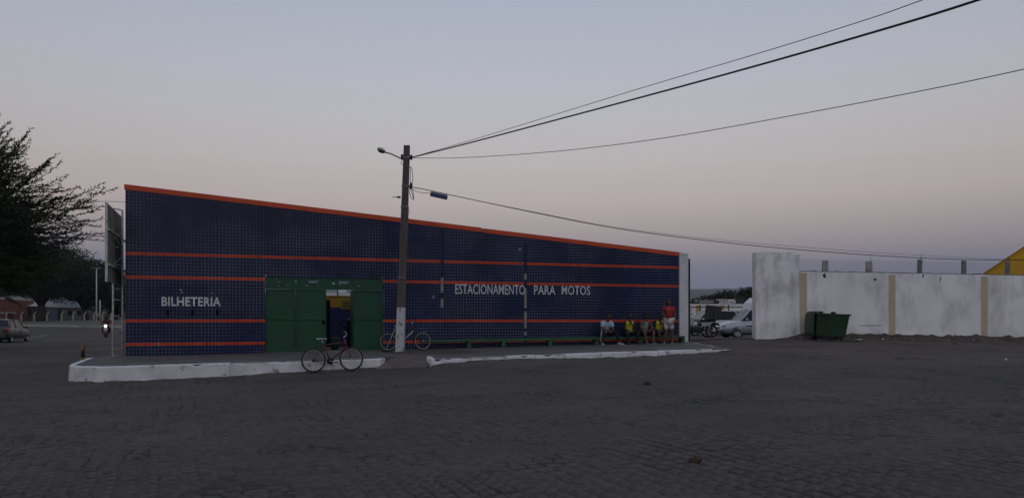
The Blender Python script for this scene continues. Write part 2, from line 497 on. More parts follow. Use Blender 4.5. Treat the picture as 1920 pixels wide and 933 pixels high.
# ------------------------------------------------------------------ pavement and kerbs
m_pave = mat('worn_cement_pavement', (.100, .089, .086), rough=.85, var=.3, scale=1.1, bump=.35, bscale=25, col2=(.075, .070, .070), s2=1.7, lo=.5, hi=.7)
m_kerb = mat('white_limewash_kerb', (.64, .645, .66), rough=.85, var=.16, scale=2.4, bump=.4, bscale=14, col2=(.16, .15, .145), s2=3.4, lo=.575, hi=.66, d2=9)
m_kerbtop = mat('worn_kerb_top', (.52, .53, .56), rough=.85, var=.25, scale=4, bump=.3, bscale=20, col2=(.14, .13, .13), s2=2.6, lo=.50, hi=.62, d2=9)
mb = MB()
mb.prism(PAV, lambda x, y: Pz(x, y)-.6, Pz)
pavement = mb.build('pavement', m_pave); tag(pavement, kind='structure')
# cement joints scratched across the walkway
def kerb_run(pts, w, seg, rng, top=.012, fade=None, jt=.009):
    """kerb stones along a polyline (outer line); w = width towards the left-hand normal (inwards)"""
    P = [Vector(p) for p in pts]
    d = [0]
    for i in range(1, len(P)): d.append(d[-1]+(P[i]-P[i-1]).length)
    def pos(s):
        s = max(0, min(d[-1], s))
        for i in range(1, len(P)):
            if s <= d[i]+1e-9:
                t = (s-d[i-1])/(d[i]-d[i-1]); tan = (P[i]-P[i-1]).normalized()
                return P[i-1].lerp(P[i], t), tan
        return P[-1], (P[-1]-P[-2]).normalized()
    s = 0
    while s < d[-1]-.05:
        l = min(seg*rng.uniform(.85, 1.15), d[-1]-s)
        if d[-1]-(s+l) < .3: l = d[-1]-s
        n = max(2, int(l/.16)+1)
        mb = MB(); vs = []; fs = []
        dz = rng.uniform(-.012, .012)
        for k in range(n):
            q = s+jt+(l-2*jt)*k/(n-1)
            p, t = pos(q); nn = Vector((-t.y, t.x))
            wob = .010*mnoise.noise((p.x*3, p.y*3, 2))
            wt_ = w*(1+.25*mnoise.noise((p.x*2.2, p.y*2.2, 7)))
            o_ = p - nn*(.014+wob); i_ = p + nn*wt_
            chip = max(0, mnoise.noise((p.x*4.1, p.y*4.1, 11))-.25)*.22
            zt = Pz(p.x, p.y)+top+dz + .006*mnoise.noise((p.x*5, p.y*5, 3))
            zb = G(o_.x, o_.y)-.06
            if fade: zt -= fade(q/d[-1])
            zt = max(zt, zb+.08)
            vs += [(o_.x-nn.x*.012, o_.y-nn.y*.012, zb), (o_.x, o_.y, zt-.03-chip), (o_.x+nn.x*.022, o_.y+nn.y*.022, zt-chip*.6), (i_.x, i_.y, zt), (i_.x, i_.y, zt-.25)]
        for k in range(n-1):
            a = k*5; b = a+5
            for j in range(4): fs.append((a+j, b+j, b+j+1, a+j+1))
            fs.append((a+4, b+4, b, a))
        fs.append((4,3,2,1,0)); e = (n-1)*5; fs.append((e,e+1,e+2,e+3,e+4))
        mb.add(vs, fs)
        mb.build('kerbstone', m_kerb, pavement)
        s += l
rk = random.Random(5)
kerb_run([(-12.8,23.4),(-11.6,20.4),(-11.2,19.55),(-10.72,19.2),(-10.2,19.18),(-3.62,21.25)], .13, 1.6, rk, jt=.003)
kerb_run([(-3.62,21.25),(-3.58,21.75)], .12, .6, rk)
kerb_run([(-2.42,22.0),(-2.2,20.95)], .12, .6, rk)
kerb_run([(-2.2,20.95),(7.05,25.0)], .13, 1.05, rk, fade=lambda t: .022*max(0, t-.55)/.45)
kerb_run([(7.05,25.0),(7.02,27.0)], .12, .7, rk, fade=lambda t: .015)
kerb_run([(7.02,27.0),(7.0,30.2)], .05, 1.1, rk, top=.004)
# dirt washed up against the kerb foot
m_silt = mat('grey_brown_silt', (.080, .068, .060), rough=.95, var=.35, scale=3, bump=.6, bscale=16, col2=(.05,.045,.042), s2=4, lo=.5, hi=.65)
def silt(pts):
    P = [Vector(p) for p in pts]; vs = []; fs = []; row = []
    for i in range(len(P)-1):
        n = max(1, int((P[i+1]-P[i]).length/.12)); t_ = (P[i+1]-P[i]).normalized(); nn = Vector((t_.y, -t_.x))
        for k in range(n+(i == len(P)-2)):
            p = P[i].lerp(P[i+1], k/n); w = .16+.14*mnoise.noise((p.x*1.7, p.y*1.7, 8))+.05*mnoise.noise((p.x*7, p.y*7, 4)); hh = .035+.05*max(0, mnoise.noise((p.x*2.3, p.y*2.3, 6)))+.02*mnoise.noise((p.x*9, p.y*9, 2))
            for q, h in ((-.02, hh), (w*.35, hh*.55), (w, -.012)):
                a = p+nn*(q+.03); vs.append((a.x, a.y, G(a.x, a.y)+h))
    for i in range(len(vs)//3-1):
        for j in range(2): fs.append((i*3+j, i*3+3+j, i*3+4+j, i*3+1+j))
    mb = MB(); mb.add(vs, fs, True); o = mb.build('kerb_silt', m_silt); tag(o, kind='structure')
silt([(-11.6,20.4),(-11.2,19.55),(-10.72,19.2),(-10.2,19.18),(-3.62,21.25)])
silt([(-2.2,20.95),(7.05,25.0)])
# earth ramp in the gap of the kerb
mb = MB()
g = [(-3.66,20.75),(-2.3,20.75),(-2.2,21.4),(-2.5,23.15),(-3.5,23.0),(-3.6,21.4)]
mb.prism(g, lambda x, y: G(x, y)-.2, lambda x, y: max(G(x, y)+.012, min(Pz(x, y)+.008, G(x,y)+.03+ (y-20.75)*.07)))
ramp = mb.build('kerb_ramp', mat('trodden_earth', (.115, .090, .082), rough=.9, var=.3, scale=2, bump=.5, bscale=18, col2=(.075,.066,.066), s2=3, lo=.45, hi=.65)); tag(ramp, kind='structure')

# ------------------------------------------------------------------ the tiled building
FX, FY = -12.0, 24.0
FA = math.atan2(6.5, 18.58); FL = math.hypot(6.5, 18.58)
def fac(u, v=0, z=0):
    c, s = math.cos(FA), math.sin(FA)
    return Vector((FX+u*c-v*s, FY+u*s+v*c, z))
def u_of(px):
    k = (px-960)/F; c, s = math.cos(FA), math.sin(FA)
    return (k*FY-FX)/(c-k*s)
def z_of(px, py):
    u = u_of(px); return CZ+(HY-py)/F*(FY+u*math.sin(FA))
building = empty('tiled_building', (FX, FY, 0), (0, 0, FA),
                 'long navy blue tiled building front with orange stripes and a sloping top edge', 'building')
Z_TL, Z_TR = 5.80, 4.29
ztop = lambda u: Z_TL+(Z_TR-Z_TL)*u/FL
GU0, GU1, GZ = u_of(497), u_of(718), 3.045
m_grout = mat('pale_grout', (.20, .225, .285), rough=.9, var=.28, scale=.9, bump=.2, col2=(.075,.09,.15), s2=.5, lo=.45, hi=.60)
m_tile = mat('navy_glazed_tile', (.0045, .0115, .052), rough=.30, var=.30, scale=.35, tint='tint', spec=.24, bump=.05, bscale=8)
m_orange = mat('orange_glazed_tile', (.55, .050, .007), rough=.4, var=.10, scale=1.2, tint='tint', spec=.2)
m_band = mat('orange_painted_edge', (.56, .075, .024), rough=.7, var=.15, scale=2, bump=.15, bscale=20, col2=(.30,.05,.03), s2=3, lo=.58, hi=.72)
m_white = mat('dirty_white_limewash', (.62, .62, .65), rough=.9, var=.10, scale=1.2, bump=.3, bscale=12, col2=(.36,.35,.355), s2=1.1, lo=.52, hi=.74, d2=8)
m_grey = mat('bare_cement', (.24, .225, .215), rough=.9, var=.25, scale=8, bump=.4, bscale=40)
m_black = mat('flat_black', (.006, .006, .007), rough=.95, var=.2, spec=.1)
# core wall: left of gate, above gate, right of gate
TH = .24
def wall_poly(u0, u1, z0, z1=None):
    t0, t1 = (ztop(u0), ztop(u1)) if z1 is None else (z1, z1)
    return [(u0, z0), (u1, z0), (u1, t1), (u0, t0)]
mb = MB()
mb.prism_y(wall_poly(0, GU0, .2), 0, TH)
mb.prism_y(wall_poly(GU1, FL, .2), 0, TH)
mb.prism_y(wall_poly(GU0, GU1, GZ), 0, TH)
mb.build('front_wall', m_grout, building)
# orange top edge in two lengths with the little break
ub = u_of(905)
for (a, b, dz) in ((-.03, ub-.04, 0), (ub+.04, FL, -.015)):
    mb = MB()
    mb.prism_y([(a, ztop(a)-.125+dz), (b, ztop(b)-.125+dz), (b, ztop(b)+.03+dz), (a, ztop(a)+.03+dz)], -.022, TH+.02)
    mb.build('orange_top_edge', m_band, building)
# tiles
PT = 1.36/13
rows0 = 1.60-PT/2
stripe_rows = {0: 'o', 13: 'o', 20: 'o', -7: 'o'}
slots = [((math.floor(u_of(q)/PT)+.5)*PT, rows0+3*PT) for q in (312, 361, 409)]
bare = []      # bare cement strips (u0,u1,z0,z1)
for px, y0, y1 in ((828, 519, 548), (828, 558, 577), (984, 513, 525), (984, 540, 577), (984, 583, 615), (984, 621, 628)):
    u = u_of(px); c = round(u/PT)*PT
    bare.append((c, c+PT, z_of(px, y1), z_of(px, y0)))
missing = set()
rt = random.Random(11)
navy = MB(); navy_t = []; oran = {}
def clip_top(poly, lim):
    out = []
    n = len(poly)
    for i in range(n):
        a, b = poly[i], poly[(i+1) % n]
        da, db = lim(a[0])-a[1], lim(b[0])-b[1]
        if da >= 0: out.append(a)
        if (da >= 0) != (db >= 0):
            t = da/(da-db); out.append((a[0]+(b[0]-a[0])*t, a[1]+(b[1]-a[1])*t))
    return out
def tile(mbd, lst, poly, inset=.0045, d=.010):
    cx = sum(p[0] for p in poly)/len(poly); cz = sum(p[1] for p in poly)/len(poly)
    n = len(poly)
    dd = d + rt.uniform(-.0012, .0012); tx, tz = rt.gauss(0, .002), rt.gauss(0, .002)
    mid = []; outr = []
    for p in poly:
        sx = 1 if p[0] > cx else -1; sz = 1 if p[1] > cz else -1
        mid.append((p[0]-sx*inset, -dd+tx*(p[0]-cx)/.05*.05+tz*(p[1]-cz), p[1]-sz*inset))
        outr.append((p[0]-sx*.0022, .001, p[1]-sz*.0022))
    mbd.add(mid+outr, [list(range(n))]+[[n+i, n+(i+1) % n, (i+1) % n, i] for i in range(n)])
    t = rt.uniform(.86, 1.14)
    if rt.random() < .02: t *= rt.choice((.6, 1.45))
    lst.extend([t]*(n+1))
lim = lambda u: ztop(u)-.118
ncol = int(FL/PT)+1
for r in range(-13, 44):
    z0 = rows0+r*PT; z1 = z0+PT
    for c in range(ncol):
        u0 = c*PT; u1 = min(u0+PT, FL)
        if u1-u0 < .03: continue
        uc, zc = (u0+u1)/2, (z0+z1)/2
        if z1 < Pz(*fac(uc)[:2])-.05: continue
        g = .0036
        a0, a1, b0, b1 = u0+g, u1-g, z0+g, z1-g
        if a1 > GU0 and a0 < GU1 and b0 < GZ:      # trimmed at the gate opening
            if a0 < GU0-.03: a1 = GU0-.004
            elif a1 > GU1+.03: a0 = GU1+.004
            elif b1 > GZ+.03: b0 = GZ+.004
            else: continue
        if any(abs(uc-s[0]) < .03 and abs(zc-s[1]) < .08 for s in slots): continue
        if any(uc > b[0] and uc < b[1] and zc > b[2] and zc < b[3] for b in bare): continue
        poly = clip_top([(a0, b0), (a1, b0), (a1, b1), (a0, b1)], lim)
        if len(poly) < 3: continue
        if r in stripe_rows:
            key = (r, uc > GU1 if r < 14 else False)
            if key not in oran: oran[key] = (MB(), [])
            tile(oran[key][0], oran[key][1], poly)
        else:
            if rt.random() < .0004: continue
            tile(navy, navy_t, poly)
def tiles_obj(name, mbd, lst, m, kind='stuff'):
    o = mbd.build(name, m, building, fixn=False)
    a = o.data.attributes.new('tint', 'FLOAT_COLOR', 'FACE')
    arr = np.ones((len(lst), 4)); arr[:, :3] = np.array(lst)[:, None]
    a.data.foreach_set('color', arr.ravel()); tag(o, kind=kind)
    return o
tiles_obj('navy_tiles', navy, navy_t, m_tile)
for k, (b_, l_) in oran.items():
    l_[:] = [x if x < 1.35 else 1 for x in l_]
    o = tiles_obj('orange_stripe', b_, l_, m_orange)
for b in bare:
    mb = MB(); mb.box(b[0]+.004, b[1]-.004, -.006, .002, b[2], b[3]); mb.build('bare_cement_strip', m_grey, building)
for u, z in slots:
    mb = MB()
    mb.box(u-PT*.47, u+PT*.47, -.004, .0005, z-PT*.96, z+PT*.96)
    o = mb.build('ticket_slot', m_black, building)
# painted words, hand lettered
m_paint = mat('white_sign_paint', (.60, .61, .64), rough=.6, var=.14, scale=3, bump=.1, bscale=30, col2=(.06,.08,.16), s2=6, lo=.59, hi=.66, d2=8)
def word(s, px0, px1, py0, py1, bold, sp=1.0):
    u0, u1 = u_of(px0), u_of(px1); z0, z1 = z_of((px0+px1)/2, py1), z_of((px0+px1)/2, py0)
    o = link('painted_word', text_mesh('painted_word', s, m_paint, u1-u0, z1-z0, bold, sp), building)
    o.location = (u0, -.0155, z0); return o
tag(word('BILHETERIA', 303, 414, 556.5, 573.5, .022, 1.04), 'white painted word BILHETERIA')
tag(word('ESTACIONAMENTO', 853.5, 984, 533, 551.5, .004), 'white painted word ESTACIONAMENTO')
tag(word('PARA', 1001, 1041, 535, 552, .004), 'white painted word PARA')
tag(word('MOTOS', 1053, 1106, 535.5, 552.5, .004, 1.05), 'white painted word MOTOS')
# strips where a downpipe was taken out and painted over, small marks
m_over = mat('navy_overpaint', (.006, .0125, .050), rough=.5, var=.25, scale=3, spec=.3)
for px, y0, y1 in ((984, 458, 512.5), (984, 525.5, 539.5), (984, 577.5, 582.5), (984, 615.5, 620.5), (984, 628.5, 642), (828, 428, 518.5), (828, 548.5, 557.5)):
    c = round(u_of(px)/PT)*PT; mb = MB(); mb.box(c+.002, c+PT-.002, -.0145, .0, z_of(px, y1), z_of(px, y0)); mb.build('overpainted_strip', m_over, building)
for px, py, w_, h_, mm in ((609, 500, .045, .05, m_over), (298, 644, .05, .05, m_grey), (339, 543, .035, .02, m_paint), (341, 548, .02, .03, m_paint), (398, 549, .02, .02, m_paint), (352, 562, .03, .012, m_paint)):
    u, z = u_of(px), z_of(px, py); mb = MB(); pts = []
    for k in range(9):
        a = 2*math.pi*k/9; q = rt.uniform(.7, 1.2); pts.append((u+w_*q*math.cos(a), z+h_*q*math.sin(a)))
    mb.prism_y(pts, -.0165, -.002); mb.build('wall_mark', mm, building)
# rooms behind the front
m_side = mat('old_blue_render', (.05, .06, .12), rough=.85, var=.25, scale=1.5, bump=.2)
mb = MB(); mb.box(.02, .22, TH+.003, 7.0, .2, 4.72); mb.build('side_wall', m_side, building)
mb = MB(); mb.box(GU0-.15, GU0-.003, TH+.003, 7.0, .2, 4.2); mb.build('inner_wall', m_side, building)
mb = MB(); mb.box(.25, GU0-.18, 6.8, 7.0, .2, 4.2); mb.build('back_wall', m_side, building)
mb = MB(); mb.prism_y([(.25, 4.55), (GU0-.16, 4.25), (GU0-.16, 4.35), (.25, 4.68)], TH+.01, 6.9); mb.build('roof', m_grey, building)
# pilaster ribs bracing the free wall from behind
for u in (9.5, 12.0, 14.5, 17.0):
    mb = MB(); mb.box(u, u+.25, TH+.003, TH+.4, .3, ztop(u+.25)-.2); mb.build('buttress', m_grey, building)

# ------------------------------------------------------------------ green sheet-metal gate
m_green = mat('green_gate_paint', (.008, .068, .034), rough=.5, var=.16, scale=1.6, bump=.12, bscale=5, spec=.4, col2=(.012,.058,.032), s2=2.5, lo=.5, hi=.7)
m_chip = mat('peeling_pale_patch', (.42, .44, .45), rough=.8, var=.3, scale=20)
gate = empty('green_metal_gate', tuple(fac(GU0, 0, 0)), (0, 0, FA), 'dark green sheet metal gate with one leaf standing open', 'gate')
gw = GU1-GU0; o0 = u_of(612)-GU0; o1 = u_of(663)-GU0; pm = u_of(554)-GU0
zb0 = Pz(*fac(GU0)[:2])+.03; zr = 1.66; zh = 2.70
mb = MB(); mb.bbox(.005, gw-.005, .03, .09, zh, GZ-.01, .006)
hd = mb.build('header_panel', m_green, gate)
mb = MB(); mb.bbox(.006, gw-.006, .024, .10, zh-.05, zh+.006, .006); mb.build('header_rail', m_green, gate)
for cx in (1.55, 2.55):   # pale stickers
    mb = MB(); mb.box(cx-.17, cx+.17, .024, .0295, 2.86, 2.94); mb.build('sticker', mat('faded_sticker', (.10,.17,.24), rough=.6, var=.5, scale=14), hd)
    o = link('sticker_word', text_mesh('sticker_word', '"Proibido"', m_chip, .26, .045, .01), hd); o.location = (cx-.13, .0215, 2.885)
for k in range(16):
    mb = MB(); u = random.uniform(.2, gw-.2); z = random.uniform(2.74, 3.0); s = random.uniform(.010, .028)
    mb.box(u-s*1.3, u+s*1.3, .0262, .0298, z-s*.6, z+s*.6); mb.build('paint_chip', m_chip, hd)
def leaf(u0, u1, v, name='gate_panel'):
    zb = zb0
    mb = MB(); mb.box(u0+.02, u1-.02, v+.028, v+.036, zb+.02, zh-.06)
    p = mb.build(name, m_green, gate)
    mb = MB()
    t = .045
    mb.bbox(u0+.003, u0+t, v, v+.04, zb, zh-.056, .005); mb.bbox(u1-t, u1-.003, v, v+.04, zb, zh-.056, .005)
    mb.bbox(u0+t, u1-t, v+.001, v+.039, zb+.001, zb+t, .005); mb.bbox(u0+t, u1-t, v+.001, v+.039, zh-.056-t, zh-.057, .005)
    mb.bbox(u0+t, u1-t, v-.004, v+.038, zr-.025, zr+.02, .005)
    mb.build('panel_frame', m_green, p)
leaf(.01, pm, .035); leaf(pm+.005, o0, .035); leaf(o1, gw-.01, .035)
for u in (.012, gw-.055):
    for z in (.95, 1.75, 2.5):
        mb = MB(); mb.tube([(u+.02, .022, z-.06), (u+.02, .022, z+.06)], .016, 8); mb.build('hinge', m_green, gate)
mb = MB(); mb.bbox(o0-.13, o0-.05, .012, .036, 1.48, 1.62, .006); mb.build('lock_box', m_black, gate)
mb = MB(); mb.tube([(o1+.022, .0, 1.45), (o1+.022, -.03, 1.47), (o1+.022, -.03, 1.63), (o1+.022, .0, 1.65)], .008, 6); mb.build('pull_handle', m_black, gate)
# the leaf that stands open, folded back inside
mb = MB(); mb.box(o1+.02, o1+.05, .14, 1.0, zb0, zh-.06); mb.build('open_leaf', m_green, gate)
mb = MB(); mb.box(o0+.01, gw-.02, .06, .12, zb0-.03, zb0-.006); mb.build('floor_rail', m_black, gate)

# ------------------------------------------------------------------ courtyard seen through the open leaf
m_yel = mat('ochre_wall_paint', (.40, .235, .022), rough=.8, var=.12, scale=1.5, bump=.1)
m_blue = mat('navy_wall_paint', (.016, .022, .085), rough=.7, var=.15, scale=1.5, bump=.1)
yard = empty('courtyard_wall', tuple(fac(5.0, 6.0, 0)), (0, 0, FA-.12), 'inner yard wall, navy below and ochre above, behind the open gate', 'wall')
YB = FY+5.6*math.sin(FA)+6*math.cos(FA)
zy = lambda py: CZ+(HY-py)/F*31.8
mb = MB(); mb.box(-1.0, 5.0, 0, .2, .3, zy(576)); mb.build('navy_dado', m_blue, yard)
mb = MB(); mb.box(-1.0, 5.0, .002, .198, zy(576)+.002, zy(556)); mb.build('ochre_band', m_yel, yard)
mb = MB(); mb.box(-1.0, 5.0, -.03, .23, zy(556)+.002, zy(555)+.02); mb.build('wall_cap', m_yel, yard)
def yu(px):   # x on the yard wall for a photo column
    c, s = math.cos(FA-.12), math.sin(FA-.12); p = fac(5.0, 6.0); k = (px-960)/F
    return (k*p.y-p.x)/(c-k*s)
mb = MB(); mb.box(yu(608), yu(619), -.01, .0, .3, zy(562)); mb.build('dark_doorway', m_black, yard)
m_notice = mat('faded_yellow_notice', (.30, .22, .035), rough=.6, var=.12, scale=3)
nb = empty('notice_board', (0, 0, 0), (0, 0, 0), 'yellow printed notice board hung inside the open gate', 'sign'); nb.matrix_world = Matrix.Translation(fac(5.0, 6.0)) @ Matrix.Rotation(FA-.12, 4, 'Z')
a, b = yu(640), yu(664)
mb = MB(); mb.box(a, b, -.05, -.02, zy(580), zy(562)); mb.build('board', m_notice, nb)
zz = zy(564.5); rn = random.Random(4)
for k in range(6):
    mb = MB(); x = a+.05
    while x < b-.08:
        l = rn.uniform(.03, .08); mb.box(x, min(x+l, b-.04), -.0535, -.0505, zz-.022, zz+.010); x += l+.02
    mb.build('text_line', m_black, nb); zz -= .060
# things behind that wall
wt_ = empty('white_rooftop_house', tuple(at(631, 601, 60))[:2]+(0,), (0,0,0), 'small white house top with roof tank above the yard wall', 'building')
W60 = F/60
mb = MB(); mb.box(-.9, 1.0, 0, 4, .4, CZ+(HY-548.5)/W60); mb.build('wall', mat('far_white_wall', (.55,.54,.53), var=.1), wt_)
mb = MB(); mb.lathe([(.33,CZ+(HY-548)/W60),(.37,CZ+(HY-544)/W60),(.38,CZ+(HY-541.5)/W60),(.2,CZ+(HY-540)/W60)], (0.15,1.2,0)); mb.build('water_tank', mat('far_tank', (.6,.62,.65), var=.08), wt_)
mb = MB(); mb.tube([(0.1,-.05,2),(0.1,-.05,CZ+(HY-538)/W60)], .04); mb.build('drainpipe', m_black, wt_)
# green bin and turnstile posts just inside
def pt_in(px, v):
    k = (px-960)/F; c, s = math.cos(FA), math.sin(FA)
    x0, y0 = FX-v*s, FY+v*c
    u = (k*y0-x0)/(c-k*s); return fac(u, v)
p = pt_in(628, 1.6); zf = .64
t = empty('green_bin', (p.x, p.y, G(p.x,p.y)), (0,0,FA), 'green litter bin standing just inside the open gate', 'bin')
mb = MB(); mb.lathe([(.13,.06),(.155,.46),(.16,.47),(.16,.50),(.14,.50),(.12,.12)], n=14); mb.build('body', mat('bin_green', (.03,.10,.05), rough=.5), t)
mb = MB(); mb.lathe([(.15,0),(.15,.05),(.1,.058)], n=14); mb.build('base', m_black, t)
p = pt_in(657, 1.2)
t = empty('turnstile_post', (p.x, p.y, G(p.x,p.y)), (0,0,FA), 'black turnstile post with pale cap inside the open gate', 'turnstile')
mb = MB(); mb.bbox(-.11,.11,-.15,.15,0,1.12,.02); mb.build('post', m_black, t)
mb = MB(); mb.bbox(-.09,.09,-.13,.13,1.122,1.14,.005); mb.build('cap', m_chip, t)
for a in range(3):
    mb = MB(); mb.tube([(-.1,0,.8),(-.1-.35*math.cos(.4), .35*math.sin(a*2.1), .8+.35*math.cos(a*2.1)*.6)], .018, 6); mb.build('arm', m_black, t)

# ------------------------------------------------------------------ white gate pillars and boundary wall on the right
pil = empty('gate_pillar', tuple(fac(FL, 0, 0)), (0, 0, FA), 'slim white pillar closing the right end of the tiled front', 'pillar')
mb = MB(); mb.bbox(.004, .40, -.06, .34, .3, 4.20, .012); mb.build('shaft', m_white, pil)
mb = MB(); mb.prism_y([(.0, 4.203), (.41, 4.203), (.41, 4.23), (.0, 4.29)], -.07, .35); mb.build('pillar_cap', m_white, pil)
m_steel = mat('black_steel', (.014, .014, .016), rough=.45, var=.2, metal=.0, spec=.4)
# black sheet gate, swung open into the yard (seen on edge)
p0 = at(1292, 601, 30.95); dirv = Vector((p0.x, p0.y, 0)).normalized()
yg = empty('yard_gate', (p0.x, p0.y, 0), (0, 0, math.atan2(dirv.y, dirv.x)-.012), 'black steel yard gate swung open beside the slim white pillar', 'gate')
mb = MB()
mb.bbox(0, .06, -.04, .04, .78, 4.08, .006); mb.bbox(2.35, 2.41, -.02, .02, .86, 4.05, .006)
mb.bbox(.06, 2.35, -.02, .02, 4.0, 4.05, .006); mb.bbox(.06, 2.35, -.02, .02, .86, .92, .006)
mb.build('gate_frame', m_steel, yg)
mb = MB(); mb.box(.06, 2.35, -.006, .006, .92, 4.0); mb.build('gate_sheet', m_steel, yg)
mb = MB(); mb.bbox(1.1, 1.25, -.045, -.0205, 2.0, 2.06, .005); mb.build('latch', m_steel, yg)
# floor rail across the opening
a, b = Vector((7.0, 30.75)), Vector((9.5, 30.2))
mb = MB()
rz = [G(a.lerp(b, t).x, a.lerp(b, t).y)+.012 for t in (0, .5, 1)]
mb.tube([(a.x, a.y, rz[0]), ((a.x+b.x)/2, (a.y+b.y)/2, rz[1]), (b.x, b.y, rz[2])], .025, 6)
o = mb.build('gate_rail', m_steel); tag(o, 'dark steel rail laid across the yard gate opening', 'rail')

m_wallw = mat('stained_white_wall', (.86, .85, .87), rough=.9, var=.10, scale=.8, bump=.35, bscale=9, col2=(.42, .405, .40), s2=1.1, lo=.46, hi=.78, d2=10, stretch=(1,1,.55))
m_pier = mat('weathered_pier_plaster', (.86, .85, .865), rough=.9, var=.12, scale=1.0, bump=.4, bscale=9, col2=(.36, .35, .35), s2=1.5, lo=.45, hi=.74, d2=10, stretch=(1,1,.6))
m_ochre = mat('cream_painted_stripe', (.54, .455, .33), rough=.9, var=.12, scale=2, bump=.25, bscale=12, col2=(.36,.30,.24), s2=2, lo=.5, hi=.8)
m_dirtyedge = mat('blackened_coping', (.13, .125, .125), rough=.9, var=.5, scale=6, bump=.5, bscale=20)
def rough_top(mb, x0, x1, y0, y1, z0, ztopf, step=.12, amp=.02):
    """block with a crumbling upper edge"""
    n = max(2, int((x1-x0)/step)); vs = []; fs = []
    for i in range(n+1):
        x = x0+(x1-x0)*i/n; zt = ztopf(x)+amp*mnoise.noise((x*3.1, y0, 4))+amp*.6*mnoise.noise((x*9, y0, 1))
        z = z0(x) if callable(z0) else z0
        vs += [(x, y0, z), (x, y0, zt-.012), (x, y0+.015, zt), (x, y1-.015, zt+.004), (x, y1, zt-.012), (x, y1, z)]
    for i in range(n):
        a = i*6; b = a+6
        for j in range(5): fs.append((a+j, b+j, b+j+1, a+j+1))
    fs.append((5,4,3,2,1,0)); e = n*6; fs.append((e,e+1,e+2,e+3,e+4,e+5))
    mb.add(vs, fs)
gb = empty('gate_block', (9.455, 30.0, 0), (0, 0, 0), 'broad stained white masonry pier right of the yard opening', 'pillar')
mb = MB(); rough_top(mb, 0, 1.44, 0, .45, .5, lambda x: 4.235-.02*x); mb.build('pier', m_pier, gb)
mb = MB(); rough_top(mb, 1.442, 1.74, .10, .45, .5, lambda x: 4.20); mb.build('pier_return', m_pier, gb)
mb = MB(); rough_top(mb, .02, 1.42, .012, .43, 4.15, lambda x: 4.252-.02*x, amp=.03); mb.build('crumbled_top', m_dirtyedge, gb)
bw = empty('boundary_wall', (11.2, 30.06, 0), (0, 0, 0), 'long stained white boundary wall with cream painted stripes', 'wall')
wz = lambda x: 3.52-.0185*x
mb = MB(); rough_top(mb, 0, 27, 0, .22, .3, wz, amp=.015, step=.15); mb.build('wall_face', m_wallw, bw)
mb = MB(); rough_top(mb, .02, 27, .008, .20, 2.7, lambda x: wz(x)+.028, amp=.03, step=.1); mb.build('mortar_crest', m_dirtyedge, bw)
def wx(px): return (px-960)/F*30.06-11.2
for px in (1494, 1672.5, 1845.5):
    x = wx(px); mb = MB(); hw = .13
    n = 14; vs = []; fs = []
    x = max(x, .13)
    for i in range(n+1):
        z = .72+(wz(x)-.06-.72)*i/n; k = .012*mnoise.noise((z*3, px, 0))
        vs += [(x-hw+k, -.012, z), (x+hw+k*.6, -.012, z), (x+hw+k*.6, -.0005, z), (x-hw+k, -.0005, z)]
    for i in range(n):
        for j in range(4): fs.append((i*4+j, i*4+(j+1) % 4, i*4+4+(j+1) % 4, i*4+4+j))
    fs += [(0,1,2,3), (n*4, n*4+1, n*4+2, n*4+3)]
    mb.add(vs, fs); mb.build('cream_stripe', m_ochre, bw)
# crack and holes
m_dark = mat('dark_hole', (.05, .045, .043), rough=.95, var=.4, scale=10)
for px, py, rx, rz_ in ((1504, 529, .07, .05), (1507, 547, .055, .06), (1641, 524, .06, .05), (1546, 516, .07, .11), (1731, 517, .03, .08), (1763, 522, .02, .12)):
    p = at(px, py, 30.05); mb = MB(); pts = []
    for k in range(11):
        a = 2*math.pi*k/11; q = random.uniform(.6, 1.2); pts.append((p.x-11.2+rx*q*math.cos(a), p.z+rz_*q*math.sin(a)))
    mb.prism_y(pts, -.006, .0); mb.build('broken_patch', m_dark, bw)
m_plas = mat('crumbled_plaster', (.24,.20,.175), rough=.95, var=.4, scale=5, bump=.6, bscale=20)
rp_ = random.Random(9)
for k in range(34):
    x = rp_.uniform(.3, 13); zb = G(11.2+x, 29.9)+.10; rx = rp_.uniform(.08, .45); rz_ = rp_.uniform(.05, .16); mb = MB(); pts = []
    for q in range(13):
        a = 2*math.pi*q/13; w_ = rp_.uniform(.6, 1.25); pts.append((x+rx*w_*math.cos(a), zb+rz_*w_*math.sin(a)))
    mb.prism_y(pts, -.005-.0004*k, .0); mb.build('crumbled_plaster', m_plas, bw)
pts = []
p = at(1632, 610, 30.05)
mb = MB(); mb.box(p.x-11.2-.45, p.x-11.2+.45, -.005, 0, p.z-.008, p.z+.010); mb.build('scratch_line', m_dark, bw)

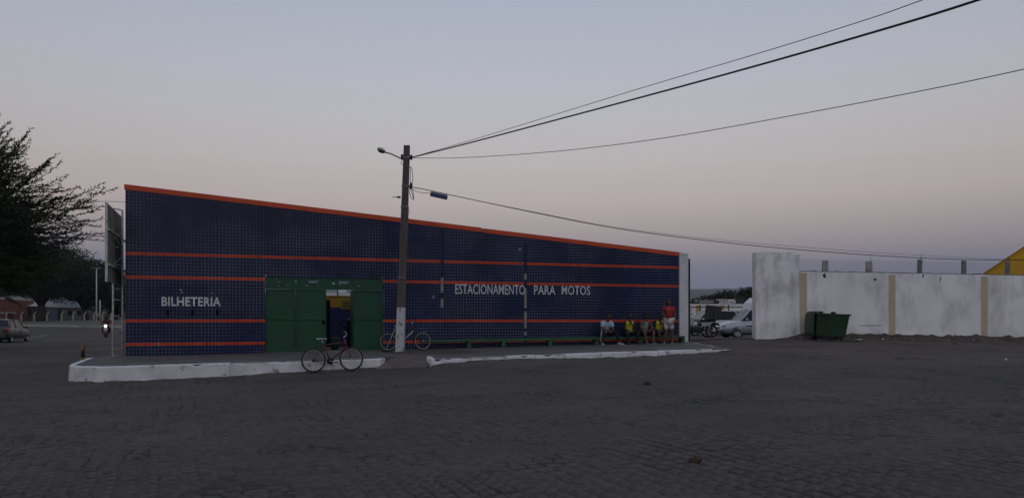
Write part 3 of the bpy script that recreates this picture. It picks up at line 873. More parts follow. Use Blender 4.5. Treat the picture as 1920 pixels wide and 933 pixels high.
# short concrete posts and barbed strands on the wall top
bf = empty('barbed_wire_fence', (11.2, 30.17, 0), (0,0,0), 'row of short concrete posts with barbed strands on top of the boundary wall', 'fence')
m_conc = mat('weathered_concrete', (.22, .215, .21), rough=.9, var=.3, scale=5, bump=.4, bscale=30)
m_wire = mat('thin_dark_wire', (.05, .05, .055), rough=.6)
m_concw = mat('whitened_concrete', (.34,.335,.33), rough=.9, var=.35, scale=4, bump=.4, bscale=25)
posts = [(1549, 488, .12, m_concw), (1632, 490, .13, m_concw), (1727, 486, .085, m_conc), (1810, 488, .085, m_conc), (1892, 489, .085, m_conc), (1978, 489, .085, m_conc), (2062, 490, .085, m_conc)]
px_ = []
for px, py, hw, mm in posts:
    x = wx(px); zt = CZ+(HY-py)/F*30.17
    mb = MB(); mb.bbox(x-hw*.9, x+hw*.9, -.06, .06, wz(x)-.03, zt, .012, Matrix.Translation((x,0,3.4)) @ Matrix.Rotation(random.uniform(-.03,.03),4,'Y') @ Matrix.Translation((-x,0,-3.4)))
    mb.build('post', mm, bf)
    if px in (1632, 1727, 1892): 
        mb = MB(); mb.tube([(x+.05, 0, zt-.1), (x+.06, 0, zt+.17)], .010, 5); mb.build('rebar', m_wire, bf)
    px_.append((x, zt))
for k in range(6):
    mb = MB(); path = [(.05, 0, 3.64+k*.075)]
    for (x, zt) in px_:
        z = wz(x)+.08+k*.075
        xm = (path[-1][0]+x)/2; path.append((xm, 0, (path[-1][2]+z)/2-.02)); path.append((x, -.065, z))
    mb.tube(path, .0035, 4); mb.build('barbed_strand', m_wire, bf)

# earth and rubble along the foot of the wall
m_dirt = mat('dark_red_earth', (.085, .062, .052), rough=.95, var=.4, scale=4, bump=.8, bscale=14, col2=(.05,.045,.04), s2=3, lo=.45, hi=.6)
vs = []; fs = []
NX, NY = 330, 12
for i in range(NX+1):
    x = 10.2+(38-10.2)*i/NX
    for j in range(NY+1):
        y = 30.05-1.15*j/NY*(1+.3*mnoise.noise((x*.7, 0, 3)))
        t = j/NY
        h = .22*(1-t)**1.3*(1+.45*mnoise.noise((x*1.3, y*2, 0))+.35*mnoise.noise((x*3.7, y*3, 5)))+.05*mnoise.noise((x*7, y*7, 2))*(1-t) - .02*t
        if x < 11.6: h *= max(.15, (x-10.2)/1.4)
        vs.append((x, y, G(x, y)+h+.003*(1-t)))
for i in range(NX):
    for j in range(NY): fs.append((i*(NY+1)+j, (i+1)*(NY+1)+j, (i+1)*(NY+1)+j+1, i*(NY+1)+j+1))
mb = MB(); mb.add(vs, fs, True); o = mb.build('earth_bank', m_dirt); tag(o, kind='structure')
rr = random.Random(21)
def rock(mb, c, s, rng):
    bm = bmesh.new(); bmesh.ops.create_icosphere(bm, subdivisions=1, radius=1)
    for v in bm.verts:
        q = rng.uniform(.65, 1.2); v.co = Vector((v.co.x*s*q*1.2, v.co.y*s*q, v.co.z*s*q*.7)) + Vector(c)
    mb.addbm(bm)
mb = MB()
for k in range(420):
    x = rr.uniform(11.0, 24); y = 30.0-abs(rr.gauss(0, .35)); rock(mb, (x, y, G(x, y)+.12*max(0, 1-(30.05-y))), rr.uniform(.012, .06), rr)
o = mb.build('rubble', mat('broken_rubble', (.16,.14,.13), rough=.95, var=.6, scale=3)); tag(o, 'small broken rubble strewn along the wall foot', 'rubble', kind='stuff')
# dry leaf litter and weeds
mb = MB()
for k in range(1800):
    x = rr.uniform(11.2, 24); y = 30.0-abs(rr.gauss(0, .42)); z = G(x, y)+.16*max(0, 1-(30.05-y))
    a = rr.uniform(0, 6.28); l = rr.uniform(.04, .16); dx, dy = math.cos(a)*l, math.sin(a)*l*.6; h = rr.uniform(.0, .12)
    mb.add([(x, y, z), (x+.02, y, z), (x+dx, y+dy, z+h)], [(0,1,2)])
o = mb.build('dry_weeds', mat('dry_weed', (.07,.075,.035), rough=.9, var=.5, scale=5)); tag(o, 'dry weeds and leaf litter along the wall foot', 'weeds', kind='stuff')
m_lit = mat('crumpled_white_plastic', (.6,.62,.66), rough=.5, var=.1)
def litter(px, py, Y, w, label):
    x = (px-960)/F*Y; z = G(x, Y); mb = MB(); vs = []; fs = []
    for i in range(6):
        for j in range(4):
            vs.append((w*(i/5-.5)+rr.uniform(-.02,.02)*w*5, w*.5*(j/3-.5), .012+abs(rr.gauss(0, .025))*(1 if 0 < i < 5 else .3)))
    for i in range(5):
        for j in range(3): fs.append((i*4+j, (i+1)*4+j, (i+1)*4+j+1, i*4+j+1))
    mb.add(vs, fs); o = mb.build('plastic_scrap', m_lit); o.location = (x, Y, z+.05); tag(o, label, 'litter', 'scraps of plastic on the ground')
litter(1611, 648, 28.4, .42, 'white plastic scrap lying just right of the green waste container')
litter(1657, 646, 28.9, .16, 'small white scrap on the earth bank left of the second cream stripe')
litter(1826, 640, 29.4, .18, 'white scrap on the earth bank by the third cream stripe')
litter(1887, 679, 20.4, .09, 'tiny white scrap out on the road near the right edge')
# loose stones on the road
for px, Y, s, lb in ((1303, 8.65, .085, 'brown stone lying alone on the foreground cobbles'), (1214, 16.6, .09, 'dark stone on the road below the kerb end'), (1790, 27.3, .05, 'small pale stone near the wall on the right')):
    x = (px-960)/F*Y; mb = MB(); rock(mb, (0,0,0), s, rr); o = mb.build('loose_stone', mat('brown_stone', (.030,.022,.016), rough=.9, var=.4, scale=8, bump=.5, bscale=30)); o.location = (x, Y, G(x, Y)+s*.3); tag(o, lb, 'stone', 'loose stones on the road')

# ------------------------------------------------------------------ green waste container with its lid hanging open
m_bin = mat('dark_green_plastic', (.010, .044, .019), rough=.5, var=.2, scale=2, spec=.4, col2=(.012,.030,.018), s2=4, lo=.5, hi=.7)
m_rub = mat('black_rubber', (.012, .012, .013), rough=.7, var=.2)
bp_ = at(1552, 601, 29.0); wc = empty('waste_container', (bp_.x, 29.0, G(bp_.x, 29.0)+.06), (0, R(2.6), R(-4)), 'dark green wheeled waste container with its lid hanging open', 'waste container'); wc.scale = (.87, .87, .92)
def frust(mb, b0, b1, z0, z1):
    (x0,x1,y0,y1), (u0,u1,v0,v1) = b0, b1
    mb.add([(x0,y0,z0),(x1,y0,z0),(x1,y1,z0),(x0,y1,z0),(u0,v0,z1),(u1,v0,z1),(u1,v1,z1),(u0,v1,z1)],
           [(0,3,2,1),(0,1,5,4),(1,2,6,5),(2,3,7,6),(3,0,4,7)])
mb = MB()
frust(mb, (-.63,.60,-.40,.40), (-.64,.70,-.48,.48), .12, .98)      # shell
frust(mb, (-.60,.57,-.37,.37), (-.61,.67,-.45,.45), .15, .98)      # inside of the shell
mb.build('body', m_bin, wc)
mb = MB()
for (a, b, c, d) in ((-.66,.75,-.53,-.45), (-.66,.75,.45,.53), (.67,.75,-.45,.45), (-.66,-.60,-.45,.45)):
    mb.bbox(a, b, c, d, .955, 1.03, .012)
mb.build('rim', m_bin, wc)
mb = MB()   # lid, rounded, hanging over the left end
prof = []
for k in range(9):
    a = math.pi*.5*k/8
    prof.append((-.68-.14*math.sin(a), 1.06-.16*(1-math.cos(a))))
pts_o = [(-.62, 1.09), (-.72, 1.10), (-.79, 1.06), (-.83, .98), (-.85, .80), (-.855, .45), (-.84, .20), (-.80, .14), (-.76, .16), (-.76, .95), (-.70, 1.03), (-.62, 1.04)]
mb.prism_y(pts_o, -.52, .52); lid = mb.build('lid', m_bin, wc)
mb = MB()
for z in (.35, .6, .85): mb.bbox(-.862, -.845, -.42, .42, z-.02, z+.02, .004)
mb.build('lid_rib', m_bin, lid)
for (a, b) in ((-.58,-.40), (-.06,.12)):
    mb = MB(); mb.bbox(a, b, -.54, -.38, 1.033, 1.10, .02); mb.build('hinge', m_rub, wc)
mb = MB(); mb.prism_y([(-.36,.94),(-.14,.94),(-.16,.80),(-.22,.72),(-.28,.72),(-.34,.80)], -.50, -.475); mb.build('lift_bracket', m_rub, wc)
mb = MB(); mb.bbox(-.58,.56,-.36,.36,.085,.12,.01); mb.build('base_frame', m_rub, wc)
for sx in (-.48, .46):
    for sy in (-.3, .3):
        mb = MB(); mb.lathe([(.02,-.025),(.07,-.025),(.08,-.012),(.08,.012),(.07,.025),(.02,.025)], (sx, sy, .02), 'y', 14); mb.build('wheel', m_rub, wc)
mb = MB()
for k in range(60):
    x = bp_.x+rr.uniform(-.7, .8); y = 28.6+rr.uniform(-.5, .3); rock(mb, (x, y, G(x, y)+.02), rr.uniform(.02, .08), rr)
o = mb.build('scattered_refuse', m_dirt); tag(o, 'dark refuse and clods heaped under the waste container', 'refuse', kind='stuff')

# ------------------------------------------------------------------ yellow gabled hall behind the wall
yh = empty('yellow_hall', (30.4, 50, 0), (0, 0, R(-31)), 'big yellow gabled hall rising behind the boundary wall', 'building')
sl = .742
m_yhall = mat('bright_yellow_paint', (.60, .34, .012), rough=.75, var=.06, scale=.8)
mb = MB(); mb.prism_y([(0, .5), (13.2, .5), (13.2, 4.57), (6.6, 4.57+6.6*sl), (0, 4.57)], 0, 18); mb.build('gable_wall', m_yhall, yh)
mb = MB()
for s in (0, 1):
    x0, x1 = (-.25, 6.6) if s == 0 else (13.45, 6.6)
    z0, z1 = 4.57-.25*sl, 4.57+6.6*sl
    mb.add([(x0,-.1,z0),(x1,-.1,z1),(x1,18.2,z1),(x0,18.2,z0),(x0,-.1,z0+.06),(x1,-.1,z1+.06),(x1,18.2,z1+.06),(x0,18.2,z0+.06)],
           [(0,1,2,3),(4,5,6,7),(0,1,5,4),(1,2,6,5),(2,3,7,6),(3,0,4,7)])
mb.build('roof', mat('roof_yellow', (.42,.25,.02), rough=.7, var=.15), yh)

# ------------------------------------------------------------------ long low bench
m_bench = mat('worn_green_bench_paint', (.020, .105, .050), rough=.6, var=.25, scale=3, bump=.2, bscale=14, col2=(.13,.16,.13), s2=4, lo=.58, hi=.72)
bench = empty('long_bench', tuple(fac(9.25, -.42, 0)), (0, 0, FA), 'long low green bench along the foot of the tiled wall', 'bench')
BU = FL-.1-9.25
bz = lambda u: .935+.085*u/BU
mb = MB(); n = 30; vs = []; fs = []
for i in range(n+1):
    u = BU*i/n; z = bz(u)+.008*mnoise.noise((u*.8, 0, 9))
    vs += [(u, -.17, z-.085), (u, -.18, z-.02), (u, -.165, z), (u, .19, z), (u, .19, z-.085)]
for i in range(n):
    for j in range(5): fs.append((i*5+j, i*5+(j+1) % 5, i*5+5+(j+1) % 5, i*5+5+j))
fs += [(0,1,2,3,4), tuple(n*5+j for j in range(5))]
mb.add(vs, fs); mb.build('seat', m_bench, bench)
for px in (872, 936, 1022, 1108, 1190, 1268):
    u = u_of(px)-9.25; mb = MB(); g_ = Pz(*fac(9.25+u, -.42)[:2])
    mb.bbox(u-.07, u+.07, -.12, .17, g_-.05, bz(u)-.087, .012); mb.build('leg', m_bench, bench)

# ------------------------------------------------------------------ utility pole
PB = at(749.5, 661, 25.0); PTp = at(763, 273, 25.0)
PB.z = Pz(PB.x, PB.y)-.05
m_pole = mat('weathered_pole_concrete', (.115, .105, .098), rough=.9, var=.35, scale=3, bump=.45, bscale=25, stretch=(3,3,.8), col2=(.06,.055,.052), s2=3, lo=.5, hi=.7)
m_polew = mat('peeling_white_pole_paint', (.52, .52, .54), rough=.9, var=.12, scale=4, bump=.4, bscale=22, stretch=(2,2,.7), col2=(.13,.12,.115), s2=5.0, lo=.56, hi=.62, d2=8)
pole = empty('utility_pole', (PB.x, PB.y, PB.z), (0, 0, 0), 'leaning concrete utility pole with its foot painted white', 'utility pole')
PH = PTp.z-PB.z; lx = (PTp.x-PB.x)/PH
def pole_c(h): return Vector((lx*h, 0, h))
def pole_seg(h0, h1, m_, name, grow=0.0):
    mb = MB(); vs = []; fs = []; n = max(2, int((h1-h0)/.5)+1)
    for i in range(n+1):
        h = h0+(h1-h0)*i/n; c = pole_c(h); w = (.135-.040*h/PH)+grow; d = (.115-.030*h/PH)+grow; r = .022
        # H-section: shallow recess in the broad faces
        sec = [(-w+r,-d),(-w*.45,-d),(-w*.36,-d+.022),(w*.36,-d+.022),(w*.45,-d),(w-r,-d),(w,-d+r),(w,d-r),(w-r,d),(w*.45,d),(w*.36,d-.022),(-w*.36,d-.022),(-w*.45,d),(-w+r,d),(-w,d-r),(-w,-d+r)]
        vs += [(c.x+x, c.y+y, c.z) for x, y in sec]
    k = 16
    for i in range(n):
        for j in range(k): fs.append((i*k+j, i*k+(j+1) % k, (i+1)*k+(j+1) % k, (i+1)*k+j))
    fs += [tuple(range(k))[::-1], tuple(n*k+j for j in range(k))]
    mb.add(vs, fs); return mb.build(name, m_, pole)
def ph(py): return (HY-py)/F*25.0+CZ-PB.z
pole_seg(0, PH, m_pole, 'shaft')
pole_seg(.0, ph(576), m_polew, 'painted_foot', .004)
m_galv = mat('galvanised_steel', (.16,.16,.165), rough=.5, var=.2, metal=.6)
for py in (296, 349, 388, 520):
    h = ph(py); c = pole_c(h); mb = MB(); w = .135-.04*h/PH+.012; d = .115-.03*h/PH+.012
    for (x0,x1,y0,y1) in ((-w,w,-d,-d+.008),(-w,w,d-.008,d),(-w,-w+.008,-d+.008,d-.008),(w-.008,w,-d+.008,d-.008)):
        mb.box(c.x+x0, c.x+x1, y0, y1, h-.025, h+.025)
    mb.build('steel_band', m_galv, pole)
# insulators / clamps
for px, py in ((754, 294), (771, 295), (770, 350), (771, 347)):
    q = at(px, py, 24.95)-PB; mb = MB()
    mb.lathe([(.02,-.08),(.05,-.06),(.035,-.03),(.055,0),(.035,.03),(.05,.06),(.02,.08)], tuple(q), 'z', 10); mb.build('insulator', m_rub, pole)
# hanging loops of spare cable
def pxpath(pts, Y): return [at(a, b, Y)-PB for a, b in pts]
for pts in ([(769,312),(772,316),(774,326),(774,340),(771,350),(769,354)], [(769,312),(770,322),(769,334),(770,348)], [(769,352),(768,362),(771,371),(774,375),(776,372),(775,362),(773,352)], [(771,351),(772,360),(775,372),(776,374)],
            [(753,301),(752,306),(755,309)], [(766,391),(767,398),(765,405),(766,412)]):
    mb = MB(); mb.tube(pxpath(pts, 24.85), .010, 5); mb.build('cable_loop', m_rub, pole)
mb = MB(); mb.tube(pxpath([(736,369.5),(745,369.5)], 24.9), .012, 6); mb.tube(pxpath([(745,369.5),(751,369.5)], 24.9), .035, 6); mb.build('side_clamp', m_rub, pole)
# street lamp on its bracket
lamp = empty('street_lamp', tuple(at(757, 299, 25.0)), (0,0,0), 'street lamp with a slim bracket near the top of the utility pole', 'street lamp')
LB = at(757, 299, 25.0)
mb = MB(); mb.tube([at(757,300,25)-LB, at(745,294,24.9)-LB, at(732,288,24.8)-LB, at(721,285.5,24.8)-LB], .022, 7); mb.build('bracket', m_galv, lamp)
c = at(715, 282, 24.8)-LB
Mh = Matrix.Translation(c) @ Matrix.Rotation(R(24), 4, 'Y')
mb = MB(); bm = bmesh.new(); bmesh.ops.create_uvsphere(bm, u_segments=16, v_segments=10, radius=1)
for v in bm.verts: v.co = Vector((v.co.x*.15, v.co.y*.11, max(v.co.z*.085, -.005)))
mb.addbm(bm, Mh, True); mb.build('lamp_hood', mat('pale_grey_enamel', (.36,.37,.38), rough=.4, var=.1), lamp)
mb = MB(); bm = bmesh.new(); bmesh.ops.create_uvsphere(bm, u_segments=16, v_segments=10, radius=1)
for v in bm.verts: v.co = Vector((v.co.x*.135, v.co.y*.095, min(v.co.z*.085, -.006)))
mb.addbm(bm, Mh, True); mb.build('lamp_glass', mat('smoky_lamp_glass', (.05,.05,.052), rough=.2, var=.1), lamp)

# ------------------------------------------------------------------ cables
def bez(P, n=40):
    """Catmull-Rom through 3-D points"""
    out = []
    for i in range(len(P)-1):
        p0 = P[max(0, i-1)]; p1 = P[i]; p2 = P[i+1]; p3 = P[min(len(P)-1, i+2)]
        for k in range(n//(len(P)-1)+1):
            t = k/(n//(len(P)-1)+1)
            out.append(.5*((2*p1)+(p2-p0)*t+(2*p0-5*p1+4*p2-p3)*t*t+(3*p1-p0-3*p2+p3)*t**3))
    out.append(P[-1]); return out
def cable(pts, r, name, label):
    P = [at(a, b, Y) for a, b, Y in pts]
    mb = MB(); mb.tube(bez(P), r, 6); o = mb.build(name, m_rub)
    return tag(o, label, 'cable')
cable([(771,295.5,25),(880,268,22.8),(1050,223,19.6),(1230,175,16.9),(1420,123,14.6),(1640,60,12.5),(1835,0,11.0),(2400,-190,8.0)], .019, 'power_cable', 'thick black power cable sweeping up from the pole to the top right')
cable([(771,295,25),(880,264,23),(1050,212,20),(1230,157,17.4),(1420,101,15.2),(1600,45,13.4),(1730,0,12.3),(2400,-250,8.4)], .0075, 'thin_cable', 'thin cable running just above the thick power cable')
cable([(771,296,25),(870,295.5,23.6),(1050,283,21.2),(1250,258,18.8),(1500,214,16.4),(1740,168,14.5),(1920,130,13.3),(2500,0,10)], .0085, 'service_cable', 'thin cable rising gently to the right edge, lowest of the upper three')
cable([(769,350,25),(806,357,25.2),(845,365.5,25.4),(1000,398,26.2),(1150,427,27),(1320,450,28),(1500,468,29),(1720,483,30.4),(1920,488,31.8),(2300,490,34)], .013, 'telephone_cable', 'black telephone cable sagging from the pole past the splice box')
cable([(845,365.5,25.38),(1000,397,26.4),(1150,425,27.4),(1320,446.5,28.6),(1530,465,30),(1720,478,31.6),(1920,487,33),(2300,496,35)], .006, 'spare_telephone_cable', 'thin wire strung alongside the telephone cable')
cable([(-260,374,44),(-100,378,43),(60,379,42),(178,377.5,41),(240,378.5,40),(330,382,39)], .012, 'distant_cable', 'thin distant wire passing behind the left end of the front')
# splice box
sb = empty('splice_box', tuple(at(823, 366, 25.25)), (0, R(12.5), 0), 'small dark blue splice box slung under the telephone cable', 'splice box')
mb = MB(); mb.bbox(-.285,.285,-.075,.075,-.085,.045,.02); mb.build('case', mat('dark_blue_plastic', (.035,.05,.14), rough=.5, var=.15), sb)
mb = MB(); mb.bbox(-.275,.275,-.06,.06,.046,.066,.006); mb.build('cover', mat('pale_plastic', (.5,.52,.58), rough=.5, var=.05), sb)
for sx in (-.22, .22):
    mb = MB(); mb.tube([(sx,0,.06),(sx,0,.10),(sx+.02,0,.125)], .008, 5); mb.build('hanger', m_galv, sb)
mb = MB(); mb.tube(bez([at(771,352,25)-at(823,366,25.25), at(779,358,25.1)-at(823,366,25.25), at(790,361,25.2)-at(823,366,25.25), at(806,361.5,25.25)-at(823,366,25.25)], 20), .009, 5); o = mb.build('feed_cable', m_rub, sb); o.rotation_euler = (0, R(-12.5), 0)

# ------------------------------------------------------------------ billboard on a steel frame, seen from behind
A0 = at(198.5, 601, 23.0); A1 = at(231, 601, 26.7)
bang = math.atan2(A1.y-A0.y, A1.x-A0.x); BLn = math.hypot(A1.x-A0.x, A1.y-A0.y)
bb = empty('billboard', (A0.x, A0.y, 0), (0, 0, bang), 'tall steel framed billboard seen from behind at the left end of the building', 'billboard')
m_sheet = mat('dull_grey_sheet_metal', (.24, .235, .225), rough=.55, var=.2, scale=2, metal=.2, bump=.1, bscale=6)
m_rail = mat('pale_steel_pipe', (.50, .49, .46), rough=.6, var=.25, scale=6, col2=(.15,.10,.07), s2=4, lo=.58, hi=.7)
zt_, zb_ = 5.1, 2.78
npn = 9
for k in range(npn):
    a, b = BLn*k/npn, BLn*(k+1)/npn
    mb = MB(); mb.box(a+.006, b-.006, .0, .012, zb_, zt_-.012); mb.build('sheet', m_sheet, bb)
    mb = MB(); mb.bbox(a-.02, a+.02, -.045, -.001, zb_, zt_, .006); mb.build('stiffener', m_sheet, bb)
for z in (zb_+.5, zb_+1.55):
    mb = MB(); mb.bbox(0, BLn, -.095, -.047, z-.03, z+.03, .006); mb.build('crossbar', m_rail, bb)
mb = MB(); mb.bbox(-.03, .0, -.05, .02, zb_-.02, zt_+.02, .004); mb.build('edge_trim', m_rail, bb)
mb = MB(); mb.bbox(0.001, BLn, -.03, .02, zt_-.01, zt_+.02, .004); mb.build('top_trim', m_rail, bb)
# two-legged ladder mast standing on the pavement
L1 = at(211.5, 667, 24.25); L2 = at(229.5, 664, 24.6)
mast = empty('ladder_mast', (L1.x, L1.y, 0), (0,0,0), 'pale steel ladder mast carrying the billboard beside the tiled front', 'mast')
dl = Vector((L2.x-L1.x, L2.y-L1.y, 0)); zf = Pz(L1.x, L1.y)
mzt = CZ+(HY-392)/F*24.3
for q in (Vector((0,0,0)), dl):
    mb = MB(); mb.tube([q+Vector((0,0,zf-.3)), q+Vector((.01,0,zf+1.7)), q+Vector((0,0,mzt))], .032, 8); mb.build('leg', m_rail, mast)
for py in (392, 440, 463, 497, 541, 562, 592, 623.5, 655):
    z = CZ+(HY-py)/F*24.4
    mb = MB(); mb.tube([Vector((0,0,z)), dl+Vector((0,0,z))], .020, 6); mb.build('rung', m_rail, mast)
for qa, qb in ((dl+Vector((0,0,CZ+(HY-463)/F*24.4)), Vector((0,0,CZ+(HY-440)/F*24.4))), (Vector((0,0,CZ+(HY-497)/F*24.4)), dl+Vector((0,0,CZ+(HY-480)/F*24.4)))):
    mb = MB(); mb.tube([qa, qb], .016, 6); mb.build('brace', m_rail, mast)
mb = MB(); mb.bbox(-.05, dl.x+.06, -.06, -.02, zf-.02, zf+.03, .006, Matrix.Rotation(math.atan2(dl.y, dl.x), 4, 'Z')); mb.build('foot_plate', m_rail, mast)
# striped bollard
p = on_ground(155, 24.9)
bo = empty('bollard', tuple(p), (0, R(1), 0), 'short yellow and black bollard behind the rounded kerb corner', 'bollard')
mb = MB(); mb.lathe([(.052,-.1),(.055,.0),(.055,.16)], n=12); mb.build('base_band', mat('dull_yellow', (.26,.17,.04), rough=.8, var=.3, scale=8), bo)
mb = MB(); mb.lathe([(.057,.161),(.057,.36)], n=12); mb.build('black_band', m_rub, bo)
mb = MB(); mb.lathe([(.055,.361),(.055,.52),(.045,.545),(.02,.55)], n=12); mb.build('top_band', MATS['dull_yellow'], bo)

# ------------------------------------------------------------------ bicycles
m_red = mat('dark_red_bike_paint', (.11, .012, .011), rough=.35, var=.12, spec=.5)
m_chrome = mat('worn_chrome', (.55,.55,.55), rough=.3, var=.15, metal=1.0)
m_rim = mat('bright_alloy_rim', (.42,.41,.39), rough=.35, var=.1, metal=.5)
m_saddle = mat('pale_saddle_vinyl', (.50,.50,.50), rough=.6, var=.15)
m_spoke = mat('grey_spoke', (.18,.18,.18), rough=.4, metal=.6)
def bicycle(label, loc, rot, fm, fm2, saddle, tyre_rim, steer=0.0, wb=1.03, r=.325, cat='bicycle'):
    b = empty('bicycle', loc, rot, label, cat)
    rear = Vector((0, 0, r)); front = Vector((wb, 0, r)); bbk = Vector((.43, 0, .285))
    seat_t = Vector((.27, 0, .74)); head_t = Vector((.83, 0, .80)); head_b = Vector((.865, 0, .66))
    def wheel(c, st):
        w = empty('wheel', c, (0, 0, st)); w.parent = b
        mb = MB(); mb.torus((0,0,0), r-.022, .022, 'y', 40, 8); mb.build('tyre', m_rub, w)
        mb = MB(); mb.torus((0,0,0), r-.050, .010, 'y', 40, 6, flat=.9); mb.build('rim', tyre_rim, w)
        mb = MB(); mb.lathe([(.012,-.045),(.026,-.04),(.016,-.02),(.016,.02),(.026,.04),(.012,.045)], (0,0,0), 'y', 10); mb.build('hub', m_chrome, w)
        for k in range(14):
            a = 2*math.pi*k/14; s = .03 if k % 2 else -.03
            mb = MB(); mb.tube([(.02*math.cos(a+.9), s, .02*math.sin(a+.9)), ((r-.055)*math.cos(a), 0, (r-.055)*math.sin(a))], .0016, 4); mb.build('spoke', m_spoke, w)
        return w
    wheel(rear, 0); wheel(front, steer)
    mb = MB(); mb.tube([seat_t, bbk], .0165, 8); mb.build('seat_tube', fm, b)
    mb = MB(); mb.tube([seat_t-Vector((0,0,.03)), head_t-Vector((0,0,.03))], .0175, 8); mb.build('top_tube', fm, b)
    mb = MB(); mb.tube([bbk, head_b], .020, 8); mb.build('down_tube', fm2, b)
    mb = MB(); mb.tube([head_t+Vector((-.008,0,.03)), head_b-Vector((-.01,0,.02))], .022, 8); mb.build('head_tube', fm, b)
    for s in (-1, 1):
        mb = MB(); mb.tube([bbk+Vector((-.02, .03*s, 0)), rear+Vector((0,.055*s,0))], .010, 6); mb.build('chain_stay', fm, b)
        mb = MB(); mb.tube([seat_t+Vector((0,.02*s,-.04)), rear+Vector((.0,.055*s,0))], .009, 6); mb.build('seat_stay', fm, b)
    fk = empty('fork', tuple(head_b), (0,0,steer)); fk.parent = b
    for s in (-1, 1):
        mb = MB(); mb.tube([Vector((.004,.028*s,-.02)), Vector((.02,.05*s,-.06)), Vector((.10,.055*s,-.25)), front-head_b+Vector((0,.055*s,0))], [.014,.014,.012,.009], 7); mb.build('fork_blade', fm, fk)
    mb = MB(); mb.bbox(-.02,.04,-.06,.06,-.035,-.005,.008); mb.build('fork_crown', fm, fk)
    mb = MB(); mb.tube([head_t-head_b+Vector((-.01,0,.02)), head_t-head_b+Vector((-.02,0,.12)), head_t-head_b+Vector((.05,0,.15))], .013, 7); mb.build('stem', m_chrome, fk)
    hb = head_t-head_b+Vector((.05,0,.15))
    mb = MB(); mb.tube([hb+Vector((-.10,-.30,.10)), hb+Vector((-.02,-.24,.09)), hb+Vector((.0,-.12,.01)), hb, hb+Vector((.0,.12,.01)), hb+Vector((-.02,.24,.09)), hb+Vector((-.10,.30,.10))], .011, 7); bar = mb.build('handlebar', m_chrome, fk)
    for s in (-1, 1):
        mb = MB(); mb.tube([hb+Vector((-.04,.255*s,.092)), hb+Vector((-.115,.312*s,.102))], .017, 8); mb.build('grip', m_rub, bar)
        mb = MB(); mb.tube([hb+Vector((-.03,.24*s,.08)), hb+Vector((-.01,.26*s,.05)), hb+Vector((-.06,.32*s,.055))], .006, 5); mb.build('brake_lever', m_rub, bar)
    mb = MB(); mb.tube([seat_t, seat_t+Vector((-.035,0,.12))], .013, 7); mb.build('seat_post', m_chrome, b)
    if saddle:
        sc = seat_t+Vector((-.04,0,.13)); mb = MB(); vs = []; fs = []
        prof = [(-.14,.075,.035),(-.10,.082,.045),(-.03,.065,.03),(.05,.034,.022),(.12,.022,.020),(.14,.012,.008)]
        for (x, w, h) in prof:
            for k in range(8):
                a = 2*math.pi*k/8; vs.append(sc+Vector((x, w*math.cos(a), h*.55*math.sin(a)+.012)))
        for i in range(len(prof)-1):
            for k in range(8): fs.append((i*8+k, i*8+(k+1) % 8, (i+1)*8+(k+1) % 8, (i+1)*8+k))
        fs += [tuple(range(8)), tuple((len(prof)-1)*8+k for k in range(8))]
        mb.add(vs, fs, True); mb.build('saddle', saddle, b)
    mb = MB(); mb.torus(bbk, .085, .006, 'y', 28, 5); mb.lathe([(.02,-.006),(.082,-.004),(.082,.0),(.02,.004)], tuple(bbk+Vector((0,-.04,0))), 'y', 24); cr = mb.build('chainring', m_rub, b)
    for s, a in ((-1, .25), (1, .25+math.pi)):
        e = bbk+Vector((.165*math.cos(a), .075*s, -.165*math.sin(a)))
        mb = MB(); mb.tube([bbk+Vector((0,.055*s,0)), e], .010, 6); mb.build('crank', m_chrome, cr)
        mb = MB(); mb.bbox(e.x-.045, e.x+.045, min(e.y, e.y+.09*s), max(e.y, e.y+.09*s), e.z-.012, e.z+.012, .004); mb.build('pedal', m_rub, cr)
    for dz in (.082, -.082):
        mb = MB(); mb.tube([bbk+Vector((0,-.045,dz)), rear+Vector((0,-.045,dz*.45))], .005, 4); mb.build('chain', m_rub, b)
    mb = MB(); mb.lathe([(.01,-.006),(.04,-.005),(.04,.005),(.01,.006)], tuple(rear+Vector((0,-.045,0))), 'y', 16); mb.build('sprocket', m_rub, b)
    return b
p1 = on_ground(588.5, 20.50, .0); p2 = on_ground(659.5, 20.74, .0)
d = p2-p1
bicycle('red bicycle with pale saddle propped against the white kerb', (p1.x, p1.y, p1.z+.012), (R(-5), -math.asin(d.z/d.length), math.atan2(d.y, d.x)), m_red, m_red, m_saddle, m_rim, steer=-.12, wb=d.length, r=.318)
q1 = at(728.5, 601, 25.55); q2 = at(793, 601, 25.95); d = q2-q1; d.z = Pz(q2.x,q2.y)-Pz(q1.x,q1.y)
m_dkred = mat('maroon_bike_paint', (.07, .012, .014), rough=.4, var=.15)
m_silver = mat('silver_bike_paint', (.45,.44,.42), rough=.4, var=.15)
bicycle('dark bicycle with silver down tube standing behind the utility pole', (q1.x, q1.y, Pz(q1.x,q1.y)+.004), (R(-3), -math.asin(d.z/d.length), math.atan2(d.y, d.x)), m_dkred, m_silver, None, m_saddle, steer=.1, wb=d.length, r=.315)
# broom leaning on the pole
ba, bt = at(723, 661, 24.9), at(740.5, 616, 25.1); ba.z = Pz(ba.x, ba.y)
br = empty('broom', tuple(ba), (0,0,0), 'broom with pale handle leaning against the utility pole', 'broom')
mb = MB(); mb.tube([Vector((0,0,.06)), bt-ba], .014, 7); mb.build('handle', mat('pale_wood', (.36,.31,.24), rough=.7, var=.15), br)
mb = MB(); mb.bbox(-.12,.12,-.03,.03,.03,.075,.01); mb.build('head', m_rub, br)
mb = MB(); frust(mb, (-.13,.13,-.035,.035), (-.11,.11,-.022,.022), .002, .03); mb.build('bristles', m_rub, br)

